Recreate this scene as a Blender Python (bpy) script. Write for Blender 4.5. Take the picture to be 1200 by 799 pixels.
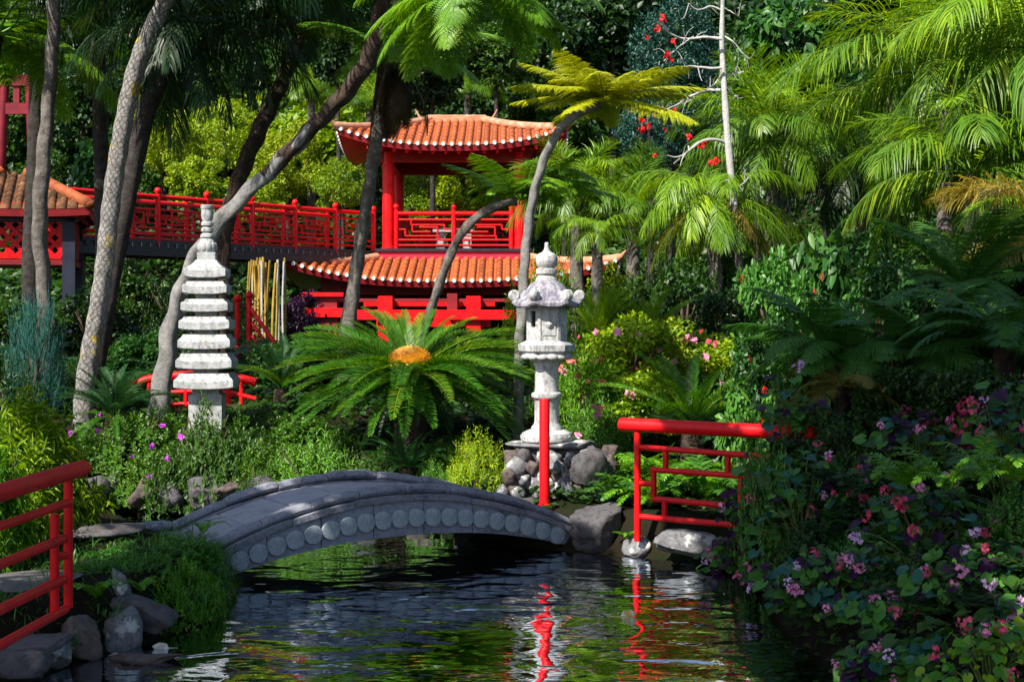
import bpy, bmesh, math, random
import numpy as np
from mathutils import Vector, Matrix, noise as mnoise
for _o in list(bpy.data.objects): bpy.data.objects.remove(_o)
scene = bpy.context.scene
COL = scene.collection
# ------------------------------------------------------------------ camera
EYE = 2.4; FPX = 1666.667; HOR = 370.0
cam_d = bpy.data.cameras.new('camera'); cam = bpy.data.objects.new('camera', cam_d); COL.objects.link(cam)
cam_d.sensor_width = 36; cam_d.lens = 50; cam_d.clip_end = 600; cam_d.clip_start = 0.1
cam.location = (0, 0, EYE); cam.rotation_euler = (math.pi / 2, 0, 0)
cam_d.shift_y = -(399.5 - HOR) / 1200.0
scene.camera = cam
# ------------------------------------------------------------------ sky, sun, exposure
SUNV = Vector((-0.63, -0.77, 1.0)).normalized()            # towards the sun
world = bpy.data.worlds.new('World'); scene.world = world; world.use_nodes = True
wn = world.node_tree; bg = wn.nodes['Background']
sky = wn.nodes.new('ShaderNodeTexSky'); sky.sky_type = 'NISHITA'; sky.sun_disc = False
sky.sun_elevation = math.asin(SUNV.z); sky.sun_rotation = math.atan2(SUNV.x, SUNV.y)
wn.links.new(sky.outputs[0], bg.inputs[0]); bg.inputs[1].default_value = 0.10
sun_d = bpy.data.lights.new('sun', 'SUN'); sun_d.energy = 5.0; sun_d.angle = math.radians(0.5); sun_d.color = (1.0, 0.94, 0.82)
sun = bpy.data.objects.new('sun', sun_d); COL.objects.link(sun); sun.location = (-20, -25, 40)
sun.rotation_euler = SUNV.to_track_quat('Z', 'Y').to_euler()
scene.view_settings.view_transform = 'Standard'; scene.view_settings.look = 'None'
scene.view_settings.exposure = 1.05; scene.view_settings.gamma = 1.0
scene.render.engine = 'CYCLES'
cy = scene.cycles
cy.use_denoising = True; cy.max_bounces = 6; cy.diffuse_bounces = 3; cy.glossy_bounces = 3
cy.transmission_bounces = 3; cy.transparent_max_bounces = 6; cy.caustics_reflective = False; cy.caustics_refractive = False
cy.sample_clamp_indirect = 6.0

rng = np.random.default_rng(11)
RND = random.Random(5)
R = math.radians
def W(px, py, d):                       # a point of the place from its bearing and its distance
    return Vector(((px - 600.0) / FPX * d, d, EYE + (HOR - py) / FPX * d))
def S(px, d): return px * d / FPX

# ------------------------------------------------------------------ object helpers
def setp(o, label=None, cat=None, group=None, kind=None):
    if label: o['label'] = label
    if cat: o['category'] = cat
    if group: o['group'] = group
    if kind: o['kind'] = kind
    return o
def thing(name, label, cat, loc=(0, 0, 0), rotz=0.0, group=None, scale=1.0):
    o = bpy.data.objects.new(name, None); COL.objects.link(o); o.empty_display_size = 0.1
    o.location = loc; o.rotation_euler = (0, 0, rotz); o.scale = (scale,) * 3
    return setp(o, label, cat, group)
def mesh(name, V, F, smooth=False, uv=None):
    V = np.asarray(V, dtype=np.float32).reshape(-1, 3)
    me = bpy.data.meshes.new(name)
    if isinstance(F, np.ndarray):
        n, k = F.shape
        me.vertices.add(len(V)); me.vertices.foreach_set('co', V.ravel())
        me.loops.add(n * k); me.loops.foreach_set('vertex_index', F.astype(np.int32).ravel())
        me.polygons.add(n); me.polygons.foreach_set('loop_start', np.arange(0, n * k, k, dtype=np.int32))
        me.update(calc_edges=True)
    else:
        me.from_pydata([tuple(v) for v in V.tolist()], [], [tuple(f) for f in F]); me.update()
    if smooth: me.polygons.foreach_set('use_smooth', np.ones(len(me.polygons), dtype=bool))
    if uv is not None:
        lay = me.uv_layers.new(name='UVMap'); vi = np.zeros(len(me.loops), dtype=np.int32)
        me.loops.foreach_get('vertex_index', vi); lay.data.foreach_set('uv', np.asarray(uv, dtype=np.float32)[vi].ravel())
    return me
def obj(name, me, mat=None, parent=None, loc=None, rot=None, scale=None, link_obj=False):
    o = bpy.data.objects.new(name, me); COL.objects.link(o)
    if mat is not None:
        if not me.materials: me.materials.append(mat)
        if me.materials[0] != mat:
            o.material_slots[0].link = 'OBJECT'; o.material_slots[0].material = mat
    if parent: o.parent = parent
    if loc is not None: o.location = loc
    if rot is not None: o.rotation_euler = rot
    if scale is not None: o.scale = scale if hasattr(scale, '__len__') else (scale,) * 3
    return o
def off(V, parent):                     # world vertices -> the space of an unrotated parent
    return np.asarray(V) - np.array(parent.location)

# ------------------------------------------------------------------ geometry builders (numpy)
class MB:
    def __init__(s): s.V = []; s.F = []; s.n = 0
    def add(s, V, F):
        V = np.asarray(V, dtype=float)
        s.V.append(V); s.F += [tuple(int(i) + s.n for i in f) for f in F]; s.n += len(V); return s
    def box(s, c, h, rz=0.0, bev=0.0):
        cx, cy_, cz = c; hx, hy, hz = h
        if bev <= 0:
            P = np.array([(x, y, z) for z in (-hz, hz) for y in (-hy, hy) for x in (-hx, hx)])
            F = [(0, 2, 3, 1), (4, 5, 7, 6), (0, 1, 5, 4), (2, 6, 7, 3), (0, 4, 6, 2), (1, 3, 7, 5)]
        else:
            b = bev; rings = [(-hz, hx - b, hy - b), (-hz + b, hx, hy), (hz - b, hx, hy), (hz, hx - b, hy - b)]
            P = []
            for z, a, d in rings:
                P += [(-a, -d, z), (a, -d, z), (a, d, z), (-a, d, z)]
            P = np.array(P); F = [(3, 2, 1, 0), (12, 13, 14, 15)]
            for r in range(3):
                for i in range(4):
                    j = (i + 1) % 4; F.append((r * 4 + i, r * 4 + j, r * 4 + 4 + j, r * 4 + 4 + i))
        c_, s_ = math.cos(rz), math.sin(rz)
        Q = np.stack([P[:, 0] * c_ - P[:, 1] * s_ + cx, P[:, 0] * s_ + P[:, 1] * c_ + cy_, P[:, 2] + cz], 1)
        return s.add(Q, F)
    def bar(s, a, b, w, h=None):        # square bar between two points
        h = h or w
        a = np.array(a, float); b = np.array(b, float); d = b - a; L = np.linalg.norm(d); d /= L
        up = np.array((0, 0, 1.0)) if abs(d[2]) < .9 else np.array((0, 1.0, 0))
        x = np.cross(d, up); x /= np.linalg.norm(x); y = np.cross(x, d)
        P = []
        for p in (a, b):
            for i, j in ((-1, -1), (1, -1), (1, 1), (-1, 1)): P.append(p + x * i * w / 2 + y * j * h / 2)
        return s.add(P, [(0, 1, 2, 3), (7, 6, 5, 4), (0, 4, 5, 1), (1, 5, 6, 2), (2, 6, 7, 3), (3, 7, 4, 0)])
    def tube(s, a, b, r, r2=None, n=12, cap=.15):
        r2 = r if r2 is None else r2
        a = np.array(a, float); b = np.array(b, float); d = b - a; L = np.linalg.norm(d); d /= L
        up = np.array((0, 0, 1.0)) if abs(d[2]) < .9 else np.array((0, 1.0, 0))
        x = np.cross(d, up); x /= np.linalg.norm(x); y = np.cross(d, x)
        t = np.arange(n) * 2 * math.pi / n; ring = np.cos(t)[:, None] * x + np.sin(t)[:, None] * y
        cr = r * cap
        P = np.concatenate([a + ring * (r - cr), a + d * cr + ring * r, b - d * cr + ring * r2, b + ring * (r2 - cr)])
        F = [tuple(range(n))[::-1], tuple(range(3 * n, 4 * n))]
        for k in range(3):
            for i in range(n):
                j = (i + 1) % n; F.append((k * n + i, k * n + j, (k + 1) * n + j, (k + 1) * n + i))
        return s.add(P, F)
    def lathe(s, prof, n=24, c=(0, 0, 0), sq=False, rot=0.0):
        t = np.arange(n) * 2 * math.pi / n + rot; P = []
        for r, z in prof: P.append(np.stack([np.cos(t) * r + c[0], np.sin(t) * r + c[1], np.full(n, z + c[2])], 1))
        F = []
        for k in range(len(prof) - 1):
            for i in range(n):
                j = (i + 1) % n; F.append((k * n + i, k * n + j, (k + 1) * n + j, (k + 1) * n + i))
        F += [tuple(range(n))[::-1], tuple(range((len(prof) - 1) * n, len(prof) * n))]
        return s.add(np.concatenate(P), F)
    def build(s, name, mat, parent=None, smooth=False, world=False, loc=None, rot=None, bevel=0.0):
        V = np.concatenate(s.V)
        if world and parent: V = off(V, parent)
        me = mesh(name, V, s.F, smooth); o = obj(name, me, mat, parent, loc, rot)
        if smooth: me.set_sharp_from_angle(angle=R(38))
        return o

def spline(pts, n):                     # Catmull-Rom through points (any dimension)
    P = np.array(pts, float); P = np.vstack([2 * P[0] - P[1], P, 2 * P[-1] - P[-2]])
    out = []; m = len(P) - 3
    for t in np.linspace(0, m - 1e-6, n):
        i = int(t); f = t - i; p0, p1, p2, p3 = P[i:i + 4]
        out.append(.5 * (2 * p1 + (p2 - p0) * f + (2 * p0 - 5 * p1 + 4 * p2 - p3) * f * f + (3 * p1 - p0 - 3 * p2 + p3) * f ** 3))
    return np.array(out)
def frames(C):
    T = np.gradient(C, axis=0); T /= np.linalg.norm(T, axis=1)[:, None] + 1e-9
    ref = np.array((0.0, 1.0, 0.0)) if abs(T[:, 1]).max() < .97 else np.array((1.0, 0, 0.0))
    X = np.cross(ref, T); X /= np.linalg.norm(X, axis=1)[:, None]; Y = np.cross(T, X)
    return T, X, Y
def tube_path(C, rad, seg=10, disp=None):   # swept tube, returns V, F(quads), uv (u in turns, v in metres)
    C = np.asarray(C, float); rad = np.broadcast_to(np.asarray(rad, float), (len(C),)); T, X, Y = frames(C)
    L = np.concatenate([[0], np.cumsum(np.linalg.norm(np.diff(C, axis=0), axis=1))])
    t = np.arange(seg + 1) * 2 * math.pi / seg; rr = rad[:, None] * np.ones(seg + 1)
    if disp is not None: rr = rr + disp(np.arange(seg + 1) / seg, L)
    V = C[:, None, :] + rr[..., None] * (np.cos(t)[None, :, None] * X[:, None, :] + np.sin(t)[None, :, None] * Y[:, None, :])
    uv = np.stack(np.broadcast_arrays((np.arange(seg + 1) / seg)[None, :], L[:, None]), -1).reshape(-1, 2)
    i = np.arange(len(C) - 1)[:, None] * (seg + 1) + np.arange(seg)[None, :]; i = i.ravel()
    F = np.stack([i, i + 1, i + seg + 2, i + seg + 1], 1)
    return V.reshape(-1, 3), F, uv
def tri(F): return np.concatenate([F[:, [0, 1, 2]], F[:, [0, 2, 3]]])
class NB:                               # collects triangle arrays
    def __init__(s): s.V = []; s.F = []; s.n = 0
    def add(s, V, F):
        if len(V) == 0: return s
        s.V.append(np.asarray(V).reshape(-1, 3)); s.F.append(np.asarray(F) + s.n); s.n += len(s.V[-1]); return s
    def mesh(s, name, smooth=False): return mesh(name, np.concatenate(s.V), np.concatenate(s.F), smooth)
def unit(v): return v / (np.linalg.norm(v, axis=-1, keepdims=True) + 1e-9)
def leaf_t(w=.3, fold=.12, droop=.1, kind=0):
    if kind == 0:    # diamond, two faces
        V = [(0, 0, 0), (.45, w, fold), (1, 0, -droop), (.45, -w, fold)]; F = [(0, 2, 1), (0, 3, 2)]
    elif kind == 1:  # rounder, six faces
        V = [(0, 0, 0), (.28, w * .85, fold * .8), (.65, w * .8, fold * .6 - droop * .4), (1, 0, -droop), (.65, -w * .8, fold * .6 - droop * .4), (.28, -w * .85, fold * .8), (.5, 0, -droop * .1)]
        F = [(0, 6, 1), (1, 6, 2), (2, 6, 3), (3, 6, 4), (4, 6, 5), (5, 6, 0)]
    else:            # strap: narrow bent strip
        V = [(0, -w * .6, 0), (0, w * .6, 0), (.4, -w, droop * .3), (.4, w, droop * .3), (.75, -w * .7, -droop * .2), (.75, w * .7, -droop * .2), (1, 0, -droop)]
        F = [(0, 2, 3), (0, 3, 1), (2, 4, 5), (2, 5, 3), (4, 6, 5)]
    return np.array(V, float), np.array(F, int)
def scatter(T, pos, dirs, ups, sc):
    TV, TF = T; pos = np.asarray(pos); n = len(pos); d = unit(np.asarray(dirs, float)); u = np.asarray(ups, float)
    y = unit(np.cross(u, d)); z = np.cross(d, y); sc = np.broadcast_to(np.asarray(sc, float), (n,))
    V = pos[:, None, :] + sc[:, None, None] * (TV[None, :, 0:1] * d[:, None, :] + TV[None, :, 1:2] * y[:, None, :] + TV[None, :, 2:3] * z[:, None, :])
    F = TF[None] + (np.arange(n) * len(TV))[:, None, None]
    return V.reshape(-1, 3), F.reshape(-1, 3)
def rdir(n, r=None):
    r = r or rng; return unit(r.normal(size=(n, 3)))

# ------------------------------------------------------------------ materials
def nodes(name):
    m = bpy.data.materials.new(name); m.use_nodes = True; nt = m.node_tree
    return m, nt, nt.nodes['Principled BSDF'], nt.nodes['Material Output']
def ramp(nt, src, stops):
    r = nt.nodes.new('ShaderNodeValToRGB'); e = r.color_ramp.elements
    e[0].position, e[0].color = stops[0][0], (*stops[0][1], 1); e[1].position, e[1].color = stops[-1][0], (*stops[-1][1], 1)
    for p, c in stops[1:-1]:
        x = e.new(p); x.color = (*c, 1)
    if src is not None: nt.links.new(src, r.inputs[0])
    return r
def texn(nt, scale, detail=4, rough=.55, coord='Object', kind='ShaderNodeTexNoise', mapscale=None):
    tc = nt.nodes.new('ShaderNodeTexCoord'); t = nt.nodes.new(kind); src = tc.outputs[coord]
    if mapscale:
        mp = nt.nodes.new('ShaderNodeMapping'); mp.inputs['Scale'].default_value = mapscale; nt.links.new(src, mp.inputs[0]); src = mp.outputs[0]
    nt.links.new(src, t.inputs['Vector']); t.inputs['Scale'].default_value = scale
    if 'Detail' in t.inputs: t.inputs['Detail'].default_value = detail
    if 'Roughness' in t.inputs: t.inputs['Roughness'].default_value = rough
    return t
def bump(nt, h, bsdf, strength=.4, dist=.02):
    b = nt.nodes.new('ShaderNodeBump'); b.inputs['Strength'].default_value = strength; b.inputs['Distance'].default_value = dist
    nt.links.new(h, b.inputs['Height']); nt.links.new(b.outputs[0], bsdf.inputs['Normal']); return b
def leaf_mat(name, c1, c2, trans=.35, rough=.42, spec=.35, tcol=None, c3=None):
    m, nt, b, out = nodes(name)
    g = nt.nodes.new('ShaderNodeNewGeometry'); oi = nt.nodes.new('ShaderNodeObjectInfo')
    ad = nt.nodes.new('ShaderNodeMath'); ad.operation = 'MULTIPLY_ADD'; ad.inputs[1].default_value = .72
    mu = nt.nodes.new('ShaderNodeMath'); mu.operation = 'MULTIPLY'; mu.inputs[1].default_value = .28
    nt.links.new(oi.outputs['Random'], mu.inputs[0]); nt.links.new(g.outputs['Random Per Island'], ad.inputs[0]); nt.links.new(mu.outputs[0], ad.inputs[2])
    st = [(0, c1), (.75, c2)] if c3 is None else [(0, c1), (.7, c2), (.97, c3)]
    r = ramp(nt, ad.outputs[0], st)
    nt.links.new(r.outputs[0], b.inputs['Base Color']); b.inputs['Roughness'].default_value = rough; b.inputs['Specular IOR Level'].default_value = spec
    tr = nt.nodes.new('ShaderNodeBsdfTranslucent'); hs = nt.nodes.new('ShaderNodeHueSaturation')
    hs.inputs['Hue'].default_value = .485; hs.inputs['Saturation'].default_value = 1.15; hs.inputs['Value'].default_value = 1.5
    nt.links.new(r.outputs[0], hs.inputs['Color']); nt.links.new(hs.outputs[0], tr.inputs[0])
    mx = nt.nodes.new('ShaderNodeMixShader'); mx.inputs[0].default_value = trans
    nt.links.new(b.outputs[0], mx.inputs[1]); nt.links.new(tr.outputs[0], mx.inputs[2]); nt.links.new(mx.outputs[0], out.inputs[0])
    return m
def solid_mat(name, stops, scale=6, rough=.7, bstr=.4, bdist=.01, bscale=None, spec=.3, detail=6, coord='Object', mapscale=None, rvar=0.0):
    m, nt, b, out = nodes(name)
    n = texn(nt, scale, detail, .6, coord, mapscale=mapscale); r = ramp(nt, n.outputs[0], stops)
    col = r.outputs[0]
    if rvar:
        oi = nt.nodes.new('ShaderNodeObjectInfo'); hs = nt.nodes.new('ShaderNodeHueSaturation')
        ma = nt.nodes.new('ShaderNodeMapRange'); ma.inputs['To Min'].default_value = 1 - rvar; ma.inputs['To Max'].default_value = 1 + rvar
        nt.links.new(oi.outputs['Random'], ma.inputs[0]); nt.links.new(ma.outputs[0], hs.inputs['Value']); nt.links.new(col, hs.inputs['Color']); col = hs.outputs[0]
    nt.links.new(col, b.inputs['Base Color']); b.inputs['Roughness'].default_value = rough; b.inputs['Specular IOR Level'].default_value = spec
    if bstr:
        n2 = texn(nt, bscale or scale * 4, 6, .65, coord); bump(nt, n2.outputs[0], b, bstr, bdist)
    return m
M = {}
M['crimson'] = solid_mat('dark_crimson_paint', [(.3, (.10, .004, .010)), (.7, (.20, .008, .018))], 4, .5, .2, .005, 25, .25)  # deep crimson for the slope gate, darkened so it recedes
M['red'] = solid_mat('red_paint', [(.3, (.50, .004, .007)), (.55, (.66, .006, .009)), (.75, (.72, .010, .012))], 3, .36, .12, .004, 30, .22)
nt = M['red'].node_tree; b = nt.nodes['Principled BSDF']; src = b.inputs['Base Color'].links[0].from_socket
n = texn(nt, 16, 8, .75); r = ramp(nt, n.outputs[0], [(.34, (.30, .26, .26)), (.44, (1, 1, 1))]); mx = nt.nodes.new('ShaderNodeMix'); mx.data_type = 'RGBA'; mx.blend_type = 'MULTIPLY'; mx.inputs[0].default_value = .8
nt.links.new(src, mx.inputs[6]); nt.links.new(r.outputs[0], mx.inputs[7]); nt.links.new(mx.outputs[2], b.inputs['Base Color'])
n = texn(nt, 5, 6, .7); r = ramp(nt, n.outputs[0], [(.3, (.26, .26, .26)), (.7, (.55, .55, .55))]); nt.links.new(r.outputs[0], b.inputs['Roughness'])
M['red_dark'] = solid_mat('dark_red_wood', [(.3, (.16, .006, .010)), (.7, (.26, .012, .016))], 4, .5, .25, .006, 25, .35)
M['magenta'] = solid_mat('crimson_fascia', [(.3, (.42, .012, .04)), (.7, (.52, .02, .06))], 4, .5, .2, .004, 25)
M['black_steel'] = solid_mat('black_steel', [(.3, (.010, .012, .018)), (.7, (.022, .025, .035))], 5, .45, .1, .003, 30, .4)
M['blue_wood'] = solid_mat('dark_blue_wood', [(.3, (.012, .014, .028)), (.7, (.024, .028, .05))], 4, .5, .2, .004, 25)
M['tile'] = solid_mat('terracotta_tile', [(.25, (.13, .032, .012)), (.42, (.32, .075, .022)), (.55, (.38, .095, .030)), (.75, (.42, .14, .06))], 5, .7, .35, .006, 30, .25, rvar=.28)
M['tile_pale'] = solid_mat('pale_mortar_ridge', [(.3, (.34, .12, .06)), (.55, (.44, .22, .13)), (.75, (.48, .36, .28))], 6, .8, .5, .01, 24)
M['tile_end'] = solid_mat('blue_glazed_tile_end', [(.3, (.30, .42, .44)), (.7, (.55, .66, .66))], 20, .35, .1, .002, 60, .5)
M['tile_shaded'] = solid_mat('mossy_shaded_tile', [(.3, (.025, .022, .010)), (.5, (.10, .042, .018)), (.75, (.26, .11, .055))], 4, .8, .5, .01, 20, .2, rvar=.2)  # mossy tile, its colour darkened further for shade on the hut
def stone_mat(name, base, dark, stain, scale=3.0, bd=.012, lichen=None, bscale=26, bstr=.6, streak=None):
    m, nt, b, out = nodes(name)
    n = texn(nt, scale, 8, .68); r = ramp(nt, n.outputs[0], [(.30, dark), (.47, base), (.75, tuple(min(1, x * 1.12) for x in base))])
    n2 = texn(nt, scale * 7, 6, .7); r2 = ramp(nt, n2.outputs[0], [(.36, stain), (.5, (1, 1, 1))])
    mx = nt.nodes.new('ShaderNodeMix'); mx.data_type = 'RGBA'; mx.blend_type = 'MULTIPLY'; mx.inputs[0].default_value = .85
    nt.links.new(r.outputs[0], mx.inputs[6]); nt.links.new(r2.outputs[0], mx.inputs[7]); col = mx.outputs[2]
    if streak:
        n5 = texn(nt, scale * 2.2, 6, .7, mapscale=(2.2, 2.2, .22)); r5_ = ramp(nt, n5.outputs[0], [(.40, streak), (.56, (1, 1, 1))]); m5 = nt.nodes.new('ShaderNodeMix'); m5.data_type = 'RGBA'; m5.blend_type = 'MULTIPLY'; m5.inputs[0].default_value = 1.0
        nt.links.new(col, m5.inputs[6]); nt.links.new(r5_.outputs[0], m5.inputs[7]); col = m5.outputs[2]
    if lichen:
        n3 = texn(nt, scale * 1.6, 5, .6, mapscale=(1, 1.1, .9)); r3 = ramp(nt, n3.outputs[0], [(lichen[1], (0, 0, 0)), (lichen[1] + .06, (1, 1, 1))])
        m2 = nt.nodes.new('ShaderNodeMix'); m2.data_type = 'RGBA'; nt.links.new(r3.outputs[0], m2.inputs[0]); nt.links.new(col, m2.inputs[6]); m2.inputs[7].default_value = (*lichen[0], 1); col = m2.outputs[2]
    nt.links.new(col, b.inputs['Base Color']); b.inputs['Roughness'].default_value = .82; b.inputs['Specular IOR Level'].default_value = .25
    n4 = texn(nt, bscale, 8, .7); bump(nt, n4.outputs[0], b, bstr, bd)
    return m
M['white_stone'] = stone_mat('weathered_white_stone', (.40, .405, .415), (.25, .25, .265), (.42, .42, .42), 3.2, .008, streak=(.72, .72, .71), lichen=((.15, .15, .14), .635))
M['lantern_stone'] = stone_mat('weathered_grey_white_stone', (.46, .46, .455), (.24, .23, .25), (.42, .42, .45), 3.0, .01, streak=(.66, .65, .67), lichen=((.14, .14, .13), .64))
M['lantern_roof'] = stone_mat('stained_lantern_roof_stone', (.30, .29, .33), (.11, .10, .135), (.5, .5, .53), 3.5, .01, streak=(.45, .43, .50))
M['bridge_stone'] = stone_mat('shade_blue_granite', (.24, .26, .32), (.11, .12, .15), (.55, .55, .57), 2.6, .008, bscale=60)  # blue tint of the shade mixed into the granite colour
M['coping_stone'] = stone_mat('mottled_grey_coping', (.19, .20, .24), (.065, .07, .09), (.4, .4, .42), 5.0, .014, bscale=24, lichen=((.36, .37, .38), .66))
M['disc_stone'] = stone_mat('pale_speckled_granite', (.32, .37, .42), (.20, .24, .28), (.6, .62, .62), 5.0, .006, bscale=70)
M['deck_stone'] = stone_mat('smooth_grey_slab', (.27, .27, .31), (.18, .18, .215), (.8, .8, .8), 4.0, .003, bscale=80, bstr=.3)
M['rock_dark'] = stone_mat('dark_volcanic_rock', (.085, .08, .085), (.03, .028, .032), (.4, .4, .42), 2.2, .03, lichen=((.42, .44, .43), .68), bscale=12)
M['rock_grey'] = stone_mat('grey_lichened_rock', (.17, .17, .18), (.06, .058, .066), (.4, .4, .42), 3.4, .03, lichen=((.50, .51, .50), .56), bscale=14)
M['rock_brown'] = stone_mat('brown_volcanic_rock', (.11, .085, .078), (.045, .034, .033), (.4, .38, .38), 3.0, .03, bscale=14)
M['slab'] = stone_mat('path_slab', (.11, .098, .098), (.05, .045, .045), (.5, .5, .5), 3.0, .01)
def trunk_mat(name, c1, c2, c3, su=10, sv=30, diamond=False, yellow=False):
    m, nt, b, out = nodes(name)
    n = texn(nt, 9, 8, .7); r = ramp(nt, n.outputs[0], [(.3, c1), (.5, c2), (.7, c3)]); col = r.outputs[0]
    if yellow:
        n3 = texn(nt, 2.2, 6, .7); r3 = ramp(nt, n3.outputs[0], [(.57, (0, 0, 0)), (.62, (1, 1, 1))]); m2 = nt.nodes.new('ShaderNodeMix'); m2.data_type = 'RGBA'
        nt.links.new(r3.outputs[0], m2.inputs[0]); nt.links.new(col, m2.inputs[6]); m2.inputs[7].default_value = (.52, .36, .02, 1); col = m2.outputs[2]
    if diamond:
        tc = nt.nodes.new('ShaderNodeUVMap'); sx = nt.nodes.new('ShaderNodeSeparateXYZ'); nz = texn(nt, 7, 4, .6); va = nt.nodes.new('ShaderNodeVectorMath'); va.operation = 'MULTIPLY_ADD'; va.inputs[1].default_value = (.16, .20, 0); nt.links.new(nz.outputs[1], va.inputs[0]); nt.links.new(tc.outputs[0], va.inputs[2]); nt.links.new(va.outputs[0], sx.inputs[0])
        def mth(op, a, b_):
            q = nt.nodes.new('ShaderNodeMath'); q.operation = op
            for i_, v_ in enumerate((a, b_)):
                if isinstance(v_, (int, float)): q.inputs[i_].default_value = v_
                else: nt.links.new(v_, q.inputs[i_])
            return q.outputs[0]
        a_ = mth('MULTIPLY', sx.outputs[0], float(diamond[0])); b2 = mth('DIVIDE', sx.outputs[1], diamond[1])
        e1 = mth('ABSOLUTE', mth('SUBTRACT', mth('FRACT', mth('ADD', a_, b2), 0), .5), 0); e2 = mth('ABSOLUTE', mth('SUBTRACT', mth('FRACT', mth('ADD', mth('SUBTRACT', a_, b2), 400.0), 0), .5), 0)
        rr_ = ramp(nt, mth('MAXIMUM', e1, e2), [(.28, (1, 1, 1)), (.49, (.36, .33, .32))]); mm = nt.nodes.new('ShaderNodeMix'); mm.data_type = 'RGBA'; mm.blend_type = 'MULTIPLY'; mm.inputs[0].default_value = 1.0
        nt.links.new(col, mm.inputs[6]); nt.links.new(rr_.outputs[0], mm.inputs[7]); col = mm.outputs[2]
    nt.links.new(col, b.inputs['Base Color']); b.inputs['Roughness'].default_value = .85; b.inputs['Specular IOR Level'].default_value = .15
    n2 = texn(nt, 1.0, 5, .7, 'UV', mapscale=(su, sv, 1)); n4 = texn(nt, 40, 6, .7)
    ad = nt.nodes.new('ShaderNodeMath'); nt.links.new(n2.outputs[0], ad.inputs[0]); nt.links.new(n4.outputs[0], ad.inputs[1])
    bump(nt, ad.outputs[0], b, .8, .025)
    return m
M['trunk_scaly'] = trunk_mat('grey_scaly_palm_bark', (.12, .11, .105), (.24, .23, .22), (.36, .345, .33), 12, 14, yellow=True, diamond=(10, .11))
M['trunk_grey'] = trunk_mat('smooth_grey_bark', (.10, .095, .095), (.18, .175, .17), (.26, .25, .245), 5, 8)
M['trunk_brown'] = trunk_mat('dark_fibrous_brown_bark', (.018, .012, .009), (.05, .034, .026), (.10, .075, .06), 14, 26)
M['trunk_dark'] = trunk_mat('dark_bark', (.014, .012, .012), (.038, .032, .03), (.07, .06, .055), 10, 16)
M['trunk_mid'] = trunk_mat('grey_brown_bark', (.05, .042, .038), (.12, .105, .095), (.22, .20, .185), 8, 16)
M['bark_white'] = trunk_mat('bleached_white_bark', (.30, .28, .27), (.42, .41, .40), (.5, .49, .48), 6, 12)
M['stem_green'] = solid_mat('green_stem', [(.3, (.05, .08, .02)), (.7, (.10, .15, .03))], 8, .5, .1)
M['stem_brown'] = solid_mat('brown_twig', [(.3, (.05, .032, .02)), (.7, (.12, .085, .06))], 8, .8, .2)
M['bamboo'] = solid_mat('yellow_bamboo', [(.3, (.22, .13, .02)), (.7, (.42, .28, .06))], 3, .4, .1, rvar=.3)
# foliage: (dark, mid, optional accent)
LM = dict(
 forest=((.006, .022, .008), (.022, .062, .014), (.05, .11, .02)), forest2=((.008, .03, .008), (.035, .095, .012), (.09, .17, .02)),  # forest: dark values stand in for shade from the canopies above
 bright=((.07, .16, .006), (.20, .31, .010), (.40, .42, .015)), yellow=((.10, .18, .006), (.25, .34, .008), (.48, .46, .012)),
 blue=((.010, .042, .032), (.022, .08, .058), (.045, .13, .09)), glossy=((.012, .05, .010), (.035, .12, .02), (.08, .20, .03)),
 palm=((.035, .11, .006), (.11, .22, .010), (.26, .34, .015)), palm_sun=((.06, .15, .006), (.18, .32, .010), (.38, .46, .015)),  # palm_sun: palm green lifted for fronds in sun
 palm_dark=((.006, .026, .008), (.018, .055, .012), (.03, .08, .018)), palm_dry=((.16, .13, .02), (.34, .27, .05), (.48, .38, .12)),  # first entry: palm green lowered for fronds in shade
 tfern=((.05, .17, .008), (.13, .30, .010), (.28, .40, .015)), tfern_gold=((.17, .22, .004), (.38, .42, .006), (.54, .50, .012)), tfern_shade=((.018, .08, .012), (.045, .15, .018), (.09, .22, .025)), tfern_dark=((.008, .035, .010), (.022, .075, .016), (.04, .11, .02)),  # tfern_shade: fern green toned down to paint fronds in shade
 dead=((.030, .020, .010), (.075, .05, .02), (.12, .085, .03)),
 cycad=((.016, .085, .006), (.055, .18, .010), (.26, .30, .015)), cycad_dark=((.010, .045, .014), (.025, .085, .022), (.05, .12, .03)),
 azalea_light=((.03, .10, .008), (.08, .19, .012), (.19, .29, .02)), fresh_dark=((.025, .11, .010), (.06, .21, .014), (.14, .31, .02)), azalea=((.018, .062, .010), (.048, .12, .014), (.11, .19, .02)), lime=((.09, .20, .006), (.24, .38, .010), (.44, .48, .02)), fresh=((.035, .14, .006), (.11, .29, .010), (.20, .38, .015)),
 grass=((.022, .085, .014), (.05, .17, .02), (.13, .27, .03)), juniper=((.018, .085, .07), (.04, .15, .12), (.07, .21, .15)),
 begonia=((.03, .12, .02), (.075, .22, .028), (.17, .32, .035)), begonia_blue=((.014, .085, .07), (.03, .13, .085), (.05, .17, .07)),
 purple=((.022, .008, .030), (.045, .014, .05), (.07, .02, .06)), wine=((.07, .005, .015), (.14, .008, .025), (.20, .012, .03)),
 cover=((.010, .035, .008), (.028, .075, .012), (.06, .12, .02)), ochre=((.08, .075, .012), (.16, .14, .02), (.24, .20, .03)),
)
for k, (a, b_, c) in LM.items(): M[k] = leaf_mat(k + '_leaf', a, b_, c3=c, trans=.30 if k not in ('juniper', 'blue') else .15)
def petal(name, c1, c2): M[name] = leaf_mat(name, c1, c2, trans=.25, rough=.5, spec=.2)
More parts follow.
